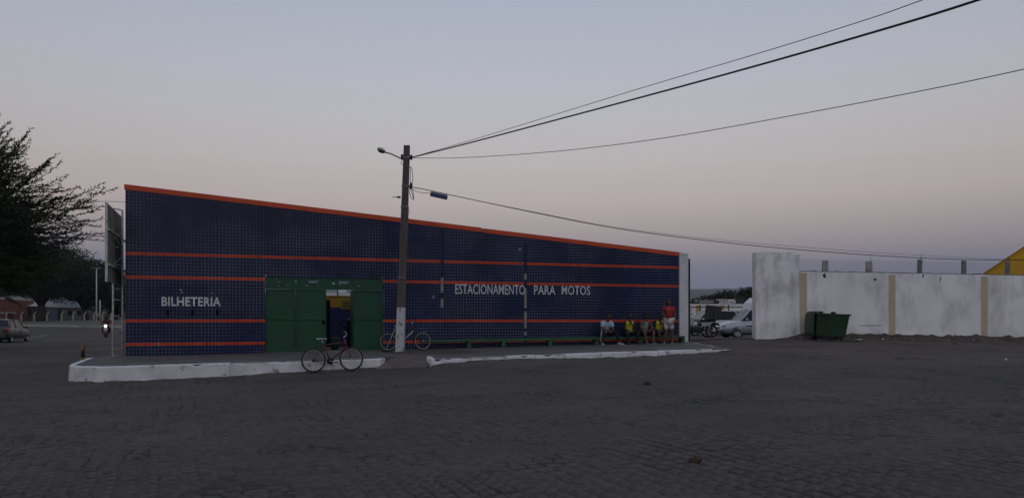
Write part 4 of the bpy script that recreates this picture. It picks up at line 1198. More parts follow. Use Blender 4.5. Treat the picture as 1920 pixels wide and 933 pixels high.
# ------------------------------------------------------------------ cars
m_tyre = m_rub
m_glass = mat('dark_car_glass', (.010,.012,.014), rough=.1, var=.1, spec=.25)
m_glassl = mat('sky_lit_car_glass', (.022,.028,.034), rough=.08, var=.1, spec=.35)
m_carrim = mat('alloy_wheel', (.42,.43,.45), rough=.35, var=.1, metal=.7)
m_plast = mat('black_car_plastic', (.018,.018,.019), rough=.6, var=.15)
m_tail = mat('red_tail_lamp', (.30,.012,.010), rough=.2, var=.1)
m_hl = mat('clear_headlamp', (.30,.32,.34), rough=.12, var=.1, spec=.8)
def car(label, loc, rotz, paint, L=3.9, W=1.64, H=1.42, sedan=False, group=None):
    """front towards +x; origin on the ground under the middle"""
    c = empty('parked_car', loc, (0,0,rotz), label, 'car', group)
    hw = W/2; h = H
    x0, x1 = -L/2, L/2
    belt = .60*h; hood = .60*h; deck = (.66 if sedan else .64)*h
    wr = .29; xf = x1-.74; xr = x0+.72
    # lower body: stations (x, half width, z bottom, z top)
    cow = x1-(1.06 if sedan else .96); rw = x0+(.62 if sedan else .12)
    st = [(x0, .80, .36, .50), (x0+.05, .90, .27, deck-.05 if sedan else belt-.02), (x0+.18, .96, .24, deck), (x0+.6, 1.0, .22, deck+.0), (-.6, 1.0, .20, belt+.03), (.1, 1.0, .20, belt+.02), (cow-.05, 1.0, .20, belt), (cow+.25, .985, .21, hood-.025), (x1-.45, .965, .22, hood-.085), (x1-.16, .92, .23, hood-.17), (x1-.04, .86, .27, hood-.26), (x1, .78, .33, .46)]
    vs = []; fs = []
    for (x, w, zb, zt) in st:
        w *= hw
        sec = [(w*.86, zb), (w*.985, zb+.10), (w, zb+(zt-zb)*.45), (w*.975, zt-.10 if zt-zb > .25 else zt-.04), (w*.92, zt-.02), (w*.80, zt+.008), (0, zt+.025)]
        full = [(y, z) for y, z in sec] + [(-y, z) for y, z in sec[-2::-1]]
        vs += [(x, y, z) for y, z in full]
    k = 13
    for i in range(len(st)-1):
        for j in range(k-1): fs.append((i*k+j, (i+1)*k+j, (i+1)*k+j+1, i*k+j+1))
        fs.append((i*k+k-1, (i+1)*k+k-1, (i+1)*k, i*k))
    fs += [tuple(range(k)), tuple((len(st)-1)*k+j for j in range(k))[::-1]]
    mb = MB(); mb.add(vs, fs, True); body = mb.build('body', paint, c)
    # wheel arches cut out
    for x in (xf, xr):
        cb = MB(); cb.lathe([(wr+.055, -hw-.2), (wr+.055, hw+.2)], (x, 0, wr+.01), 'y', 28); co = cb.build('cut', paint)
        md = body.modifiers.new('arch', 'BOOLEAN'); md.object = co; md.operation = 'DIFFERENCE'; md.solver = 'EXACT'
    dg = bpy.context.evaluated_depsgraph_get()
    me = bpy.data.meshes.new_from_object(body.evaluated_get(dg)); body.modifiers.clear(); body.data = me
    for o in [o for o in COL.objects if o.name.startswith('cut')]: bpy.data.objects.remove(o)
    # cabin: base outline and roof outline
    rb0 = x0+(.42 if sedan else .10); rf0 = cow+.02
    rr0 = x0+(.98 if sedan else .42); rf1 = cow-(.62 if sedan else .52)
    zb = belt+.0; zr_ = h-.03
    base = [(rb0, .84*hw), (rf0, .86*hw)]; top = [(rr0, .66*hw), (rf1, .68*hw)]
    def P3(x, y, z): return Vector((x, y, z))
    zbr = deck-.01 if sedan else belt+.02
    A = P3(rb0, .86*hw, zbr); B = P3(rf0, .88*hw, belt-.01); Cc = P3(rf1, .69*hw, zr_); D = P3(rr0, .67*hw, zr_-.015)
    mir = lambda v: Vector((v.x, -v.y, v.z))
    mb = MB()
    mb.m(paint)
    n = 7; vs = []; fs = []     # domed roof
    for i in range(n+1):
        t = i/n; l = D.lerp(Cc, t); bulge = .035*math.sin(math.pi*t)
        for s in range(7):
            u = s/6*2-1; vs.append((l.x, l.y*u, l.z+bulge+.03*(1-u*u)))
    for i in range(n):
        for s in range(6): fs.append((i*7+s, i*7+s+1, (i+1)*7+s+1, (i+1)*7+s))
    mb.add(vs, fs, True); mb.build('roof', paint, c)
    def quad(name, P, m_, th=.0):
        mb = MB(); mb.add(P, [tuple(range(len(P)))]); return mb.build(name, m_, c)
    quad('windscreen', [B, mir(B), mir(Cc)+Vector((0,0,.004)), P3(Cc.x-.01, 0, Cc.z+.03), Cc+Vector((0,0,.004))], m_glassl)
    quad('rear_window', [A, mir(A), mir(D), P3(D.x+.01, 0, D.z+.03), D], m_glass)
    for s in (1, -1):
        f = (lambda v: v) if s == 1 else mir
        q = lambda t, z: f(A.lerp(B, t) if z == 0 else D.lerp(Cc, t))
        tm = .47
        dn = Vector((0,0,.03))
        quad('side_window', [q(.0,0)-dn, q(tm-.012,0)-dn, q(tm-.03,1), q(.0,1)], m_glass)
        quad('side_window', [q(tm+.012,0)-dn, q(1,0)-dn, q(1,1), q(tm+.0,1)], m_glass)
        mb = MB(); mb.tube([q(tm,0)-dn, q(tm-.015,1)], .030, 6); mb.build('door_pillar', m_plast, c)
        mb = MB(); mb.tube([q(0,1)-Vector((0,.004*s,.008)), q(.5,1)+Vector((0,-.004*s,.012)), q(1,1)-Vector((0,.004*s,.008))], .036, 6); mb.build('roof_rail', paint, c)
        mb = MB(); mb.tube([q(.10,0)-Vector((0,-.015*s,.015)), q(.18,1)-Vector((0,.004*s,0))], .045 if not sedan else .02, 6); mb.build('rear_pillar', paint, c)
        for (a_, b_) in ((f(B), f(Cc)), (f(A), f(D))):
            mb = MB(); mb.tube([a_-Vector((0,.01*s,0)), b_-Vector((0,.006*s,0))], .034, 6); mb.build('pillar', paint, c)
        mx_ = f(P3(cow-.22, hw+.02, belt+.08)); mb = MB(); mb.ball(mx_+Vector((0,.05*s,0)), (.06,.10,.065), 10); mb.build('mirror', paint, c)
        mb = MB(); mb.bbox(-.05, .10, hw*s*1.0-.012, hw*s*1.0+.012, belt-.18, belt-.14, .006); mb.build('door_handle', m_plast, c)
        mb = MB(); mb.bbox(xr+.42, xf-.42, hw*s-.012, hw*s+.012, .43*h-.03, .43*h+.02, .006); mb.build('side_moulding', m_plast, c)
        mb = MB(); mb.bbox(xr+.36, xf-.36, hw*s*.985-.012, hw*s*.985+.008, .20, .27, .006); mb.build('sill', m_plast if not sedan else paint, c)
        for x in (.12, -.92):
            mb = MB(); mb.box(x-.005, x+.005, hw*s-.004, hw*s+.004, .30, belt-.06); mb.build('door_gap', m_plast, c)
        mb = MB(); mb.ball((x1-.13, hw*.70*s, hood-.25), (.13,.17,.075), 12); mb.build('headlight', m_hl, c)
        mb = MB(); mb.ball((x0+.08, hw*.80*s, deck-.15), (.09 if sedan else .06,.15,.10 if sedan else .16), 12); mb.build('tail_light', m_tail, c)
    mb = MB(); mb.bbox(x1-.12, x1+.02, -hw*.84, hw*.84, .20, .36, .04); mb.build('front_bumper', m_plast if not sedan else paint, c)
    mb = MB(); mb.bbox(x0-.02, x0+.12, -hw*.84, hw*.84, .30, .47, .04); mb.build('rear_bumper', m_plast if not sedan else paint, c)
    mb = MB(); mb.bbox(x1-.05, x1+.005, -hw*.45, hw*.45, .47, .56, .01); mb.build('grille', m_plast, c)
    mb = MB(); mb.bbox(x0-.03, x0-.0205, -.2, .2, .37, .45, .003); mb.build('number_plate', mat('plate_grey', (.4,.4,.4)), c)
    mb = MB(); mb.box(x0+.3, x1-.3, -hw*.75, hw*.75, .17, .24); mb.build('underbody', m_plast, c)
    for x in (xf, xr):
        for s in (-1, 1):
            w = empty('wheel', (x, (hw-.10)*s, wr)); w.parent = c
            mb = MB(); mb.lathe([(wr-.10,-.085),(wr-.02,-.085),(wr,-.06),(wr,.06),(wr-.02,.085),(wr-.10,.085)], (0,0,0), 'y', 28); mb.build('tyre', m_tyre, w)
            mb = MB(); mb.lathe([(.03,.088*s),(.05,.092*s),(wr-.115,.070*s),(wr-.095,.089*s),(wr-.085,.087*s)], (0,0,0), 'y', 24)
            rim = mb.build('rim', m_carrim, w)
            for k in range(7):
                a = 2*math.pi*k/7; rr_ = wr-.15
                mb = MB(); mb.ball((rr_*math.cos(a), .084*s, rr_*math.sin(a)), (.030,.010,.030), 8); mb.build('rim_hole', m_plast, rim)
    return c
m_csilver = mat('silver_car_paint', (.36,.385,.43), rough=.32, var=.05, metal=.35, coat=.4)
m_cgrey = mat('grey_car_paint', (.045,.044,.043), rough=.4, var=.05, metal=.2, coat=.1)
m_cpale = mat('pale_car_paint', (.45,.46,.48), rough=.3, var=.05, metal=.2, coat=.4)
def car_anchor(px, Y, ang, L, side):
    h = Vector((math.cos(ang), math.sin(ang), 0)); l = Vector((-h.y, h.x, 0)); p = at(px, 601, Y)
    return p, h, l
a_ = R(180+5); h_ = Vector((math.cos(a_), math.sin(a_), 0)); c_ = at(1344, 601, 39.0)-h_*1.97+Vector((h_.y, -h_.x, 0))*(-.1)
car('silver hatchback parked inside the yard, cut off by the broad white pier', (c_.x, c_.y, G(c_.x, c_.y)-.02), a_, m_csilver, 3.95, 1.66, 1.43)
Yc = 45.5; xl = (1297-960)/F*Yc; gx_ = xl+1.15
car('pale car parked behind the silver hatchback and the delivery crate', (gx_, Yc, G(gx_, Yc)+.0), R(180+6), m_cpale, 4.0, 1.66, 1.46)
a_ = R(105); h_ = Vector((math.cos(a_), math.sin(a_), 0)); l_ = Vector((-h_.y, h_.x, 0)); c_ = at(15, 601, 47.5)+h_*2.15+l_*.85
car('grey saloon car driving away at the left edge', (c_.x, c_.y, G(c_.x, c_.y)-.01), a_, m_cgrey, 4.3, 1.70, 1.44, sedan=True)
# far white van roof by the pier
vp = at(1416, 601, 60)
van = empty('parked_truck', (vp.x+.2, 60, G(vp.x, 60)), (0,0,0), 'white box truck standing far back in the yard beside the broad pier', 'truck')
vh = CZ+(HY-557)/F*60-G(vp.x, 60)
m_cab = mat('white_truck_paint', (.55,.56,.58), rough=.4, var=.06)
mb = MB(); mb.prism_y([(-.85,.55),(1.6,.55),(1.6,vh),(-.3,vh-.02),(-.75,vh-.45),(-.9,vh-1.0)], -1.1, 1.1); mb.build('cab', m_cab, van)
mb = MB(); mb.prism_y([(-.0,vh-.9),(.6,vh-.9),(.6,vh-.35),(.15,vh-.35)], -1.106, -1.1005); mb.build('side_window', m_glass, van)
mb = MB(); mb.bbox(1.65, 6.5, -1.2, 1.2, .8, vh+.7, .04); mb.build('cargo_box', m_cab, van)
mb = MB(); mb.bbox(-1.0, 6.4, -1.0, 1.0, .42, .547, .02); mb.build('chassis', m_plast, van)
for x in (-.1, 4.9):
    for s in (-1, 1):
        mb = MB(); mb.lathe([(.2,-.12),(.45,-.12),(.48,0),(.45,.12),(.2,.12)], (x, .95*s, .48), 'y', 20); mb.build('wheel', m_rub, van)

# ------------------------------------------------------------------ motorcycles
def motorcycle(label, loc, rotz, paint, lit=False, crate=False):
    """front towards +x"""
    b = empty('motorcycle', loc, (0, R(0), rotz), label, 'motorcycle')
    r = .30; wb = 1.28
    for x, st in ((0, 0), (wb, 0)):
        w = empty('wheel', (x, 0, r)); w.parent = b
        mb = MB(); mb.torus((0,0,0), r-.045, .047, 'y', 32, 8); mb.build('tyre', m_rub, w)
        mb = MB(); mb.torus((0,0,0), r-.085, .018, 'y', 32, 6); mb.build('rim', m_spoke, w)
        mb = MB(); mb.lathe([(.02,-.06),(.07,-.05),(.07,.05),(.02,.06)], (0,0,0), 'y', 14); mb.build('hub', m_chrome, w)
        for k in range(12):
            a = math.pi*k/6; mb = MB(); mb.tube([(.05*math.cos(a+.5), .03*(-1)**k, .05*math.sin(a+.5)), ((r-.09)*math.cos(a), 0, (r-.09)*math.sin(a))], .003, 4); mb.build('spoke', m_spoke, w)
    mb = MB(); mb.bbox(.42,.82,-.15,.15,.22,.50,.05); mb.build('engine', m_plast, b)
    mb = MB(); mb.lathe([(.05,-.10),(.09,-.09),(.10,0),(.09,.10),(.05,.10)], (.66,0,.50), 'z', 12); mb.build('cylinder', m_galv, b)
    mb = MB(); mb.tube([(.0,.0,r+.02),(.30,.0,.34),(.44,0,.36)], .035, 6); mb.build('swingarm', m_plast, b)
    mb = MB(); mb.tube([(1.0,0,.92),(.80,0,.62),(.70,0,.28),(.42,0,.24),(.30,0,.62),(-.18,0,.72)], .024, 6); mb.build('frame', m_plast, b)
    for s in (-1, 1):
        mb = MB(); mb.tube([(wb,.09*s,r),(wb-.12,.09*s,r+.28),(wb-.27,.08*s,.98)], [.026,.026,.02], 8); mb.build('fork', m_chrome, b)
        mb = MB(); mb.tube([(.0,.12*s,r),(.20,.12*s,.68)], .028, 7); mb.build('shock', m_chrome, b)
        mb = MB(); mb.tube([(.50,.15*s,.30),(.50,.30*s,.28)], .015, 6); mb.build('footpeg', m_rub, b)
        mb = MB(); mb.tube([(.90,.28*s,1.12),(.96,.34*s,1.28)], .006, 5); mb.ball((.96,.35*s,1.31), (.02,.07,.045), 8); mb.build('mirror', m_rub, b)
    mb = MB(); vs = []; fs = []
    prof = [(.48,.07,.05),(.55,.12,.09),(.72,.155,.125),(.88,.15,.12),(.98,.09,.07)]
    for (x, w, h) in prof:
        for k in range(10):
            a = 2*math.pi*k/10; vs.append((x, w*math.cos(a), .84+h*math.sin(a)+(x-.5)*.10))
    for i in range(len(prof)-1):
        for k in range(10): fs.append((i*10+k, i*10+(k+1) % 10, (i+1)*10+(k+1) % 10, (i+1)*10+k))
    fs += [tuple(range(10)), tuple((len(prof)-1)*10+k for k in range(10))]
    mb.add(vs, fs, True); mb.build('tank', paint, b)
    mb = MB(); mb.bbox(-.20,.50,-.13,.13,.74,.84,.04); mb.build('seat', m_rub, b)
    for s in (-1, 1):
        mb = MB(); mb.prism_y([(.08,.56),(.42,.52),(.50,.72),(-.05,.73)], .135*s-.012, .135*s+.012); mb.build('side_panel', paint, b)
        mb = MB(); mb.prism_y([(.78,.50),(.98,.66),(1.03,.92),(.92,.95),(.80,.78)], .15*s-.015, .15*s+.015); mb.build('tank_shroud', paint, b)
    mb = MB(); n = 10; vs = []; fs = []
    for i in range(n+1):
        a = R(20)+R(130)*i/n
        for y in (-.065, .065): vs.append((wb+(r+.035)*math.cos(a), y, r+(r+.035)*math.sin(a)))
        for y in (.065, -.065): vs.append((wb+(r+.05)*math.cos(a), y, r+(r+.05)*math.sin(a)))
    for i in range(n):
        for k in range(4): fs.append((i*4+k, i*4+(k+1) % 4, i*4+4+(k+1) % 4, i*4+4+k))
    mb.add(vs, fs, True); mb.build('front_mudguard', paint, b)
    mb = MB(); mb.prism_y([(-.20,.70),(.05,.66),(-.02,.60),(-.36,.56),(-.40,.60)], -.07, .07); rm = mb.build('rear_mudguard', m_plast, b)
    mb = MB(); mb.bbox(-.34,-.27,-.06,.06,.62,.69,.01); mb.build('tail_light', m_tail, b)
    mb = MB(); mb.tube([(.70,-.16,.34),(.45,-.18,.22),(.10,-.20,.26),(-.25,-.20,.34)], [.022,.025,.045,.045], 9); mb.build('exhaust', m_chrome, b)
    mb = MB(); mb.tube([(.86,-.36,1.06),(.95,-.24,1.10),(1.0,-.06,1.03),(1.0,.06,1.03),(.95,.24,1.10),(.86,.36,1.06)], .013, 7); mb.build('handlebar', m_rub, b)
    mb = MB(); bm = bmesh.new(); bmesh.ops.create_uvsphere(bm, u_segments=16, v_segments=10, radius=1)
    for v in bm.verts: v.co = Vector((min(v.co.x*.11, .03)+1.07, v.co.y*.105, v.co.z*.10+.90))
    mb.addbm(bm, None, True); mb.build('headlight_shell', paint, b)
    mb = MB(); mb.lathe([(.02,1.120),(.075,1.116),(.09,1.103)], (0,0,.90), 'x', 18)
    mb.build('headlight_lens', mat('lit_headlight', (.9,.8,.6), emit=(1.0,.76,.48), estr=14) if lit else m_hl, b)
    mb = MB(); mb.prism_y([(1.02,.98),(1.12,1.0),(1.06,1.14),(.99,1.12)], -.09, .09); mb.build('cowl', m_plast, b)
    if crate:
        mb = MB()
        mb.bbox(-.33,.22,-.20,.20,.86,.88,.004); mb.build('rack', m_plast, b)
    return b
m_mwhite = mat('white_motorcycle_plastic', (.40,.41,.43), rough=.35, var=.08)
Ym = 36.3
mp_ = (1334-960)/F*Ym
mz = G(mp_, Ym)
mrot = R(180-8)
motorcycle('white motorcycle parked inside the yard gate with a delivery crate', (mp_, Ym, mz), mrot, m_mwhite, crate=True)
m_mblack = mat('black_motorcycle_plastic', (.014,.014,.016), rough=.4, var=.1)
mq = (1326-960)/F*37.4
motorcycle('black motorcycle parked close behind the white one in the yard', (mq, 37.4, G(mq, 37.4)), R(180-16), m_mblack)
# the crate itself
Mc = Matrix.Translation((mp_, Ym, mz)) @ Matrix.Rotation(mrot, 4, 'Z')
cr = empty('delivery_crate', tuple(Mc @ Vector((-.04, 0, .885))), (R(4), R(-6), mrot+R(-32)), 'grey grid-sided delivery crate on the back of the white motorcycle', 'crate'); cr.scale = (.88, .88, .86)
m_crate = mat('grey_crate_plastic', (.075,.068,.068), rough=.6, var=.15)
m_crated = mat('dark_crate_panel', (.030,.028,.028), rough=.7, var=.15)
mb = MB(); mb.box(-.30,.30,-.30,.30,.02,.66); mb.build('panels', m_crated, cr)
for z in (.0, .22, .44, .64):
    mb = MB()
    for (a,b,c_,d_) in ((-.32,.32,-.32,-.301),(-.32,.32,.301,.32),(-.32,-.301,-.301,.301),(.301,.32,-.301,.301)): mb.bbox(a,b,c_,d_,z,z+.035,.004)
    mb.build('band', m_crate, cr)
for s in (-1,1):
    for t in (-.30,-.1,.1,.30):
        mb = MB(); mb.bbox(t-.018,t+.018, .303*s-.010, .303*s+.010, .0365, .639, .003); mb.build('upright', m_crate, cr)
        mb = MB(); mb.bbox(.303*s-.010, .303*s+.010, t*.95-.018,t*.95+.018, .0365, .639, .003); mb.build('upright', m_crate, cr)
mb = MB(); mb.bbox(-.325,.325,-.325,.325,.68,.71,.01); mb.build('lid', m_crate, cr)
Ym2 = 60.0; mp2 = (197.5-960)/F*Ym2; mz2 = G(mp2, Ym2)
mfront = math.atan2(-Ym2, -mp2)-.08
m_mred = mat('red_motorcycle_plastic', (.22,.02,.012), rough=.35, var=.08)
moto2 = motorcycle('red motorcycle coming down the road with its headlight lit', (mp2-1.28*math.cos(mfront), Ym2-1.28*math.sin(mfront), mz2), mfront, m_mred, lit=True)

# ------------------------------------------------------------------ people
m_sk = [mat('brown_skin', (.095,.048,.031), rough=.55, var=.08), mat('dark_skin', (.055,.030,.022), rough=.55, var=.08), mat('tan_skin', (.12,.060,.039), rough=.55, var=.08)]
m_hair = mat('black_hair', (.010,.009,.009), rough=.6, var=.3, scale=30)
m_eye = mat('dark_eye', (.008,.007,.007), rough=.2)
def person(label, loc, rotz, J, skin, clothes, hair='short', head_yaw=0.0, head_pitch=0.0, beard=False, shoes=None, cap=None, fat=1.0, grip=0.5):
    """J: joints in (x right, f towards viewer, z up). clothes: list of (name, material, joint chain list, extra radius)"""
    o = empty('person', loc, (0,0,rotz), label, 'person')
    V = lambda k: Vector((J[k][0], -J[k][1], J[k][2]))
    order = ['pelvis','waist','chest','neck','skull','ls','le','lw','rs','re','rw','lh','lk','la','lt','rh','rk','ra','rt']
    idx = {k: i for i, k in enumerate(order)}
    J = dict(J)
    def mid(a, b, t): return tuple(J[a][i]*(1-t)+J[b][i]*t for i in range(3))
    E = [('pelvis','waist'),('waist','chest'),('chest','neck'),('neck','skull'),('chest','ls'),('ls','le'),('le','lw'),('chest','rs'),('rs','re'),('re','rw'),
         ('pelvis','lh'),('lh','lk'),('lk','la'),('la','lt'),('pelvis','rh'),('rh','rk'),('rk','ra'),('ra','rt')]
    rad = {'pelvis': (.135*fat,.105*fat), 'waist': (.125*fat,.10*fat), 'chest': (.155*fat,.11*fat), 'neck': .055, 'skull': .055, 'ls': .062, 'rs': .062, 'le': .043, 're': .043,
           'lw': .030, 'rw': .030, 'lh': .085, 'rh': .085, 'lk': .058, 'rk': .058, 'la': .038, 'ra': .038, 'lt': .034, 'rt': .034}
    rad_b = {'pelvis': (.100*fat,.080*fat), 'waist': (.095*fat,.078*fat), 'chest': (.115*fat,.080*fat), 'lh': .072, 'rh': .072}
    vs, fs = skin_mesh([V(k) for k in order], [(idx[a], idx[b]) for a, b in E], [rad_b.get(k, rad[k]) for k in order], 0, 1)
    mb = MB(); mb.add(vs, fs, True)
    # head with face
    hc = V('skull')+Vector((0, 0, .085))
    Mh = Matrix.Translation(hc) @ Matrix.Rotation(head_yaw, 4, 'Z') @ Matrix.Rotation(head_pitch, 4, 'X')
    bm = bmesh.new(); bmesh.ops.create_uvsphere(bm, u_segments=16, v_segments=14, radius=1)
    for v in bm.verts:
        x, y, z = v.co; jaw = 1-.28*max(0, -z)
        yy = y*.098*(1-.10*max(0, -z)); 
        if y < 0: yy *= .93
        v.co = Vector((x*.076*jaw, yy, z*.118))
    mb.addbm(bm, Mh, True)
    bm = bmesh.new(); bmesh.ops.create_cone(bm, segments=6, radius1=.020, radius2=.006, depth=.05, cap_ends=True)
    mb.addbm(bm, Mh @ Matrix.Translation((0,-.096,-.012)) @ Matrix.Rotation(R(12), 4, 'X'), True)
    for s in (-1, 1): mb.ball((.077*s, .01, -.005), (.012,.022,.032), 8, Mh)
    mb.ball((0,-.084,-.060), (.026,.012,.008), 8, Mh)
    # hands
    for side, s in (('l', -1), ('r', 1)):
        w = V(side+'w'); d = (w-V(side+'e')).normalized(); sx = d.orthogonal().normalized()
        up = Vector((0,0,1)); sx = d.cross(up); sx = sx.normalized() if sx.length > .1 else Vector((1,0,0)); ny = sx.cross(d)
        pc = w+d*.05
        Rm = Matrix((sx, d, ny)).transposed().to_4x4(); Mp = Matrix.Translation(w) @ Rm
        mb.ball((0,.045,0), (.042,.055,.018), 8, Mp)
        for k, (fx, ln) in enumerate(((-.032,.062),(-.011,.074),(.011,.070),(.031,.055))):
            mb.tube([Mp @ Vector((fx,.085,0)), Mp @ Vector((fx,.085+ln*.55,-ln*.25*grip)), Mp @ Vector((fx,.085+ln*.85,-ln*.8*grip))], [.010,.009,.007], 6)
        mb.tube([Mp @ Vector((-.038*s,.03,0)), Mp @ Vector((-.062*s,.065,-.01)), Mp @ Vector((-.060*s,.095,-.02))], [.012,.011,.008], 6)
    mb.build('body', skin, o)
    for s in (-1, 1):
        e = MB(); e.ball((.030*s,-.083,.012), (.012,.008,.008), 8, Mh); e.build('eye', m_eye, o)
    hm = MB(); bm = bmesh.new(); bmesh.ops.create_uvsphere(bm, u_segments=16, v_segments=12, radius=1)
    bmesh.ops.delete(bm, geom=[v for v in bm.verts if v.co.z < -.55 or (v.co.y < -.35 and v.co.z < .28)], context='VERTS')
    for v in bm.verts: v.co = Vector((v.co.x*.083, v.co.y*.105, v.co.z*.126+.004))
    hm.addbm(bm, Mh, True); hm.build('hair', m_hair, o, fixn=True)
    if beard:
        hm = MB(); bm = bmesh.new(); bmesh.ops.create_uvsphere(bm, u_segments=14, v_segments=12, radius=1)
        bmesh.ops.delete(bm, geom=[v for v in bm.verts if v.co.z > -.28 or v.co.y > .25], context='VERTS')
        for v in bm.verts: v.co = Vector((v.co.x*.066, v.co.y*.100, v.co.z*.124-.004))
        hm.addbm(bm, Mh, True); hm.build('beard', m_hair, o)
    if cap:
        hm = MB(); bm = bmesh.new(); bmesh.ops.create_uvsphere(bm, u_segments=16, v_segments=12, radius=1)
        bmesh.ops.delete(bm, geom=[v for v in bm.verts if v.co.z < .15], context='VERTS')
        for v in bm.verts: v.co = Vector((v.co.x*.090, v.co.y*.112, v.co.z*.138))
        hm.addbm(bm, Mh, True); hm.bbox(-.065,.065,-.175,-.09,.022,.034,.006, Mh); hm.build('cap', cap, o)
    for name, m_, chains, ex in clothes:
        pts = []; ed = []; rd = []; loc_i = {}
        for chain in chains:
            prev = None
            for el in chain:
                if isinstance(el, tuple): key = el; a, b, t = el; pos = mid(a, b, t); ra, rb = rad[a], rad[b]
                else: key = el; pos = J[el]; ra = rb = rad[el]; t = 0
                if key not in loc_i:
                    loc_i[key] = len(pts); pts.append(Vector((pos[0], -pos[1], pos[2])))
                    ta = ra if hasattr(ra, '__len__') else (ra, ra); tb = rb if hasattr(rb, '__len__') else (rb, rb)
                    rd.append((ta[0]*(1-t)+tb[0]*t+ex, ta[1]*(1-t)+tb[1]*t+ex))
                if prev is not None: ed.append((loc_i[prev], loc_i[key]))
                prev = key
        vs, fs = skin_mesh(pts, ed, rd, 0, 1)
        cm = MB(); cm.add(vs, fs, True); cm.build(name, m_, o)
    for side in 'lr':
        a, t = V(side+'a'), V(side+'t'); d = (t-a); d.z = 0; L_ = d.length; d.normalize()
        ang_ = math.atan2(d.y, d.x); Ms = Matrix.Translation((a.x, a.y, 0)) @ Matrix.Rotation(ang_, 4, 'Z')
        sm = MB(); vs = []; fs = []
        prof = [(-.07,.030,.02,.075),(-.03,.040,.0,.085),(.04,.042,.0,.08),(.12,.048,.0,.062),(L_+.02,.044,.0,.05),(L_+.06,.022,.006,.035)]
        if shoes and shoes[0] == 'sandal': prof = [(x, w*1.0, 0, .022) for x, w, z0, z1 in prof]
        zf_ = min(V('la').z, V('ra').z, a.z)
        base = (a.z-.075) if a.z > .2 else 0
        for (x, w, z0, z1) in prof: vs += [Ms @ Vector((x,-w,base+z0+.002)), Ms @ Vector((x,w,base+z0+.002)), Ms @ Vector((x,w*.8,base+z1)), Ms @ Vector((x,-w*.8,base+z1))]
        for i in range(len(prof)-1):
            for k in range(4): fs.append((i*4+k, i*4+(k+1) % 4, i*4+4+(k+1) % 4, i*4+4+k))
        fs += [(0,1,2,3), tuple((len(prof)-1)*4+k for k in range(4))]
        sm.add(vs, fs, False); sm.build('shoe', shoes[1] if shoes else m_rub, o)
    return o
def bib(p, J, m_, mark):
    """sleeveless training bib hung over the chest, with a scooped neck"""
    zs = [(J['pelvis'][2]+.06, J['pelvis'][1]), (J['waist'][2], J['waist'][1]), (J['chest'][2], J['chest'][1]), (J['ls'][2]+.035, J['ls'][1])]
    nu, nv = 12, 9; grid = {}; vs = []; fs = []
    for side in (1, -1):
        for j in range(nv+1):
            t = j/nv*3; k = min(2, int(t)); q = t-k
            z = zs[k][0]*(1-q)+zs[k+1][0]*q; f = zs[k][1]*(1-q)+zs[k+1][1]*q
            for i in range(nu+1):
                u = i/nu*2-1; w = .165-.02*(j/nv)+.012*math.sin(j*1.3)
                b = (.155 if j < nv-1 else .10 if j < nv else .05)*math.sqrt(max(0, 1-(.88*u)**2))+.012*math.sin(i*2.1+j)*(1-j/nv)
                grid[(side, i, j)] = len(vs); vs.append((u*w, -(f+side*(b+.02)), z+.03*abs(u)*(j/nv)))
        for j in range(nv):
            for i in range(nu):
                uc = abs((i+.5)/nu*2-1)
                if j >= nv-3 and uc < .50-.12*(nv-1-j): continue
                fs.append((grid[(side,i,j)], grid[(side,i+1,j)], grid[(side,i+1,j+1)], grid[(side,i,j+1)]))
    mb = MB(); mb.add(vs, fs, True); mb.build('bib', m_, p, fixn=False)
    for sx in (-.065, .065):
        mb = MB(); zc = J['chest'][2]-.03; fc = J['chest'][1]+.155
        mb.bbox(sx-.024, sx+.024, -fc-.022, -fc-.004, zc-.028, zc+.028, .003); mb.build('bib_mark', mark, p)
TORSO = ['pelvis','waist','chest',('chest','neck',.55)]
def sleeves(t): return [['chest','ls',('ls','le',t)], ['chest','rs',('rs','re',t)]]
LONG = [['chest','ls','le',('le','lw',.92)], ['chest','rs','re',('re','rw',.92)]]
def legs(t, low=False): return [['pelvis','lh','lk',('lk','la',t)], ['pelvis','rh','rk',('rk','ra',t)]] if low else [['pelvis','lh',('lh','lk',t)], ['pelvis','rh',('rh','rk',t)]]
def seated(lean=.12, kw=.19, seat=.27, arms='knees', fw=.0, aw=.17, fl=.48, fr=.46):
    J = {'pelvis': (0,.0,seat+.11), 'waist': (0,.02+lean*.3,seat+.28), 'chest': (0,.03+lean,seat+.49), 'neck': (0,.05+lean*1.35,seat+.63), 'skull': (0,.08+lean*1.5,seat+.70),
         'ls': (-.185,.03+lean*1.05,seat+.54), 'rs': (.185,.03+lean*1.05,seat+.54),
         'lh': (-.095,.03,seat+.10), 'rh': (.095,.03,seat+.10), 'lk': (-kw,.42,.50), 'rk': (kw,.42,.50),
         'la': (-aw-fw,fl,.085), 'ra': (aw+fw,fr,.085), 'lt': (-aw-fw-.03,fl+.15,.035), 'rt': (aw+fw+.03,fr+.15,.035)}
    if arms == 'clasp':
        J.update({'le': (-.20,.34+lean*.2,seat+.31), 're': (.20,.34+lean*.2,seat+.31), 'lw': (-.03,.50,seat+.24), 'rw': (.05,.50,seat+.25)})
    elif arms == 'lap':
        J.update({'le': (-.24,.10+lean,seat+.28), 're': (.24,.10+lean,seat+.28), 'lw': (-.08,.32,seat+.22), 'rw': (.08,.32,seat+.22)})
    else:
        J.update({'le': (-.27,.18+lean,seat+.30), 're': (.27,.18+lean,seat+.30), 'lw': (-.17,.38,seat+.30), 'rw': (.17,.38,seat+.30)})
    return J
def seat_at(px, v=-.40):
    p = pt_in(px, v); q = pt_in(px, v-.4); return (p.x, p.y, Pz(q.x, q.y)+.004)
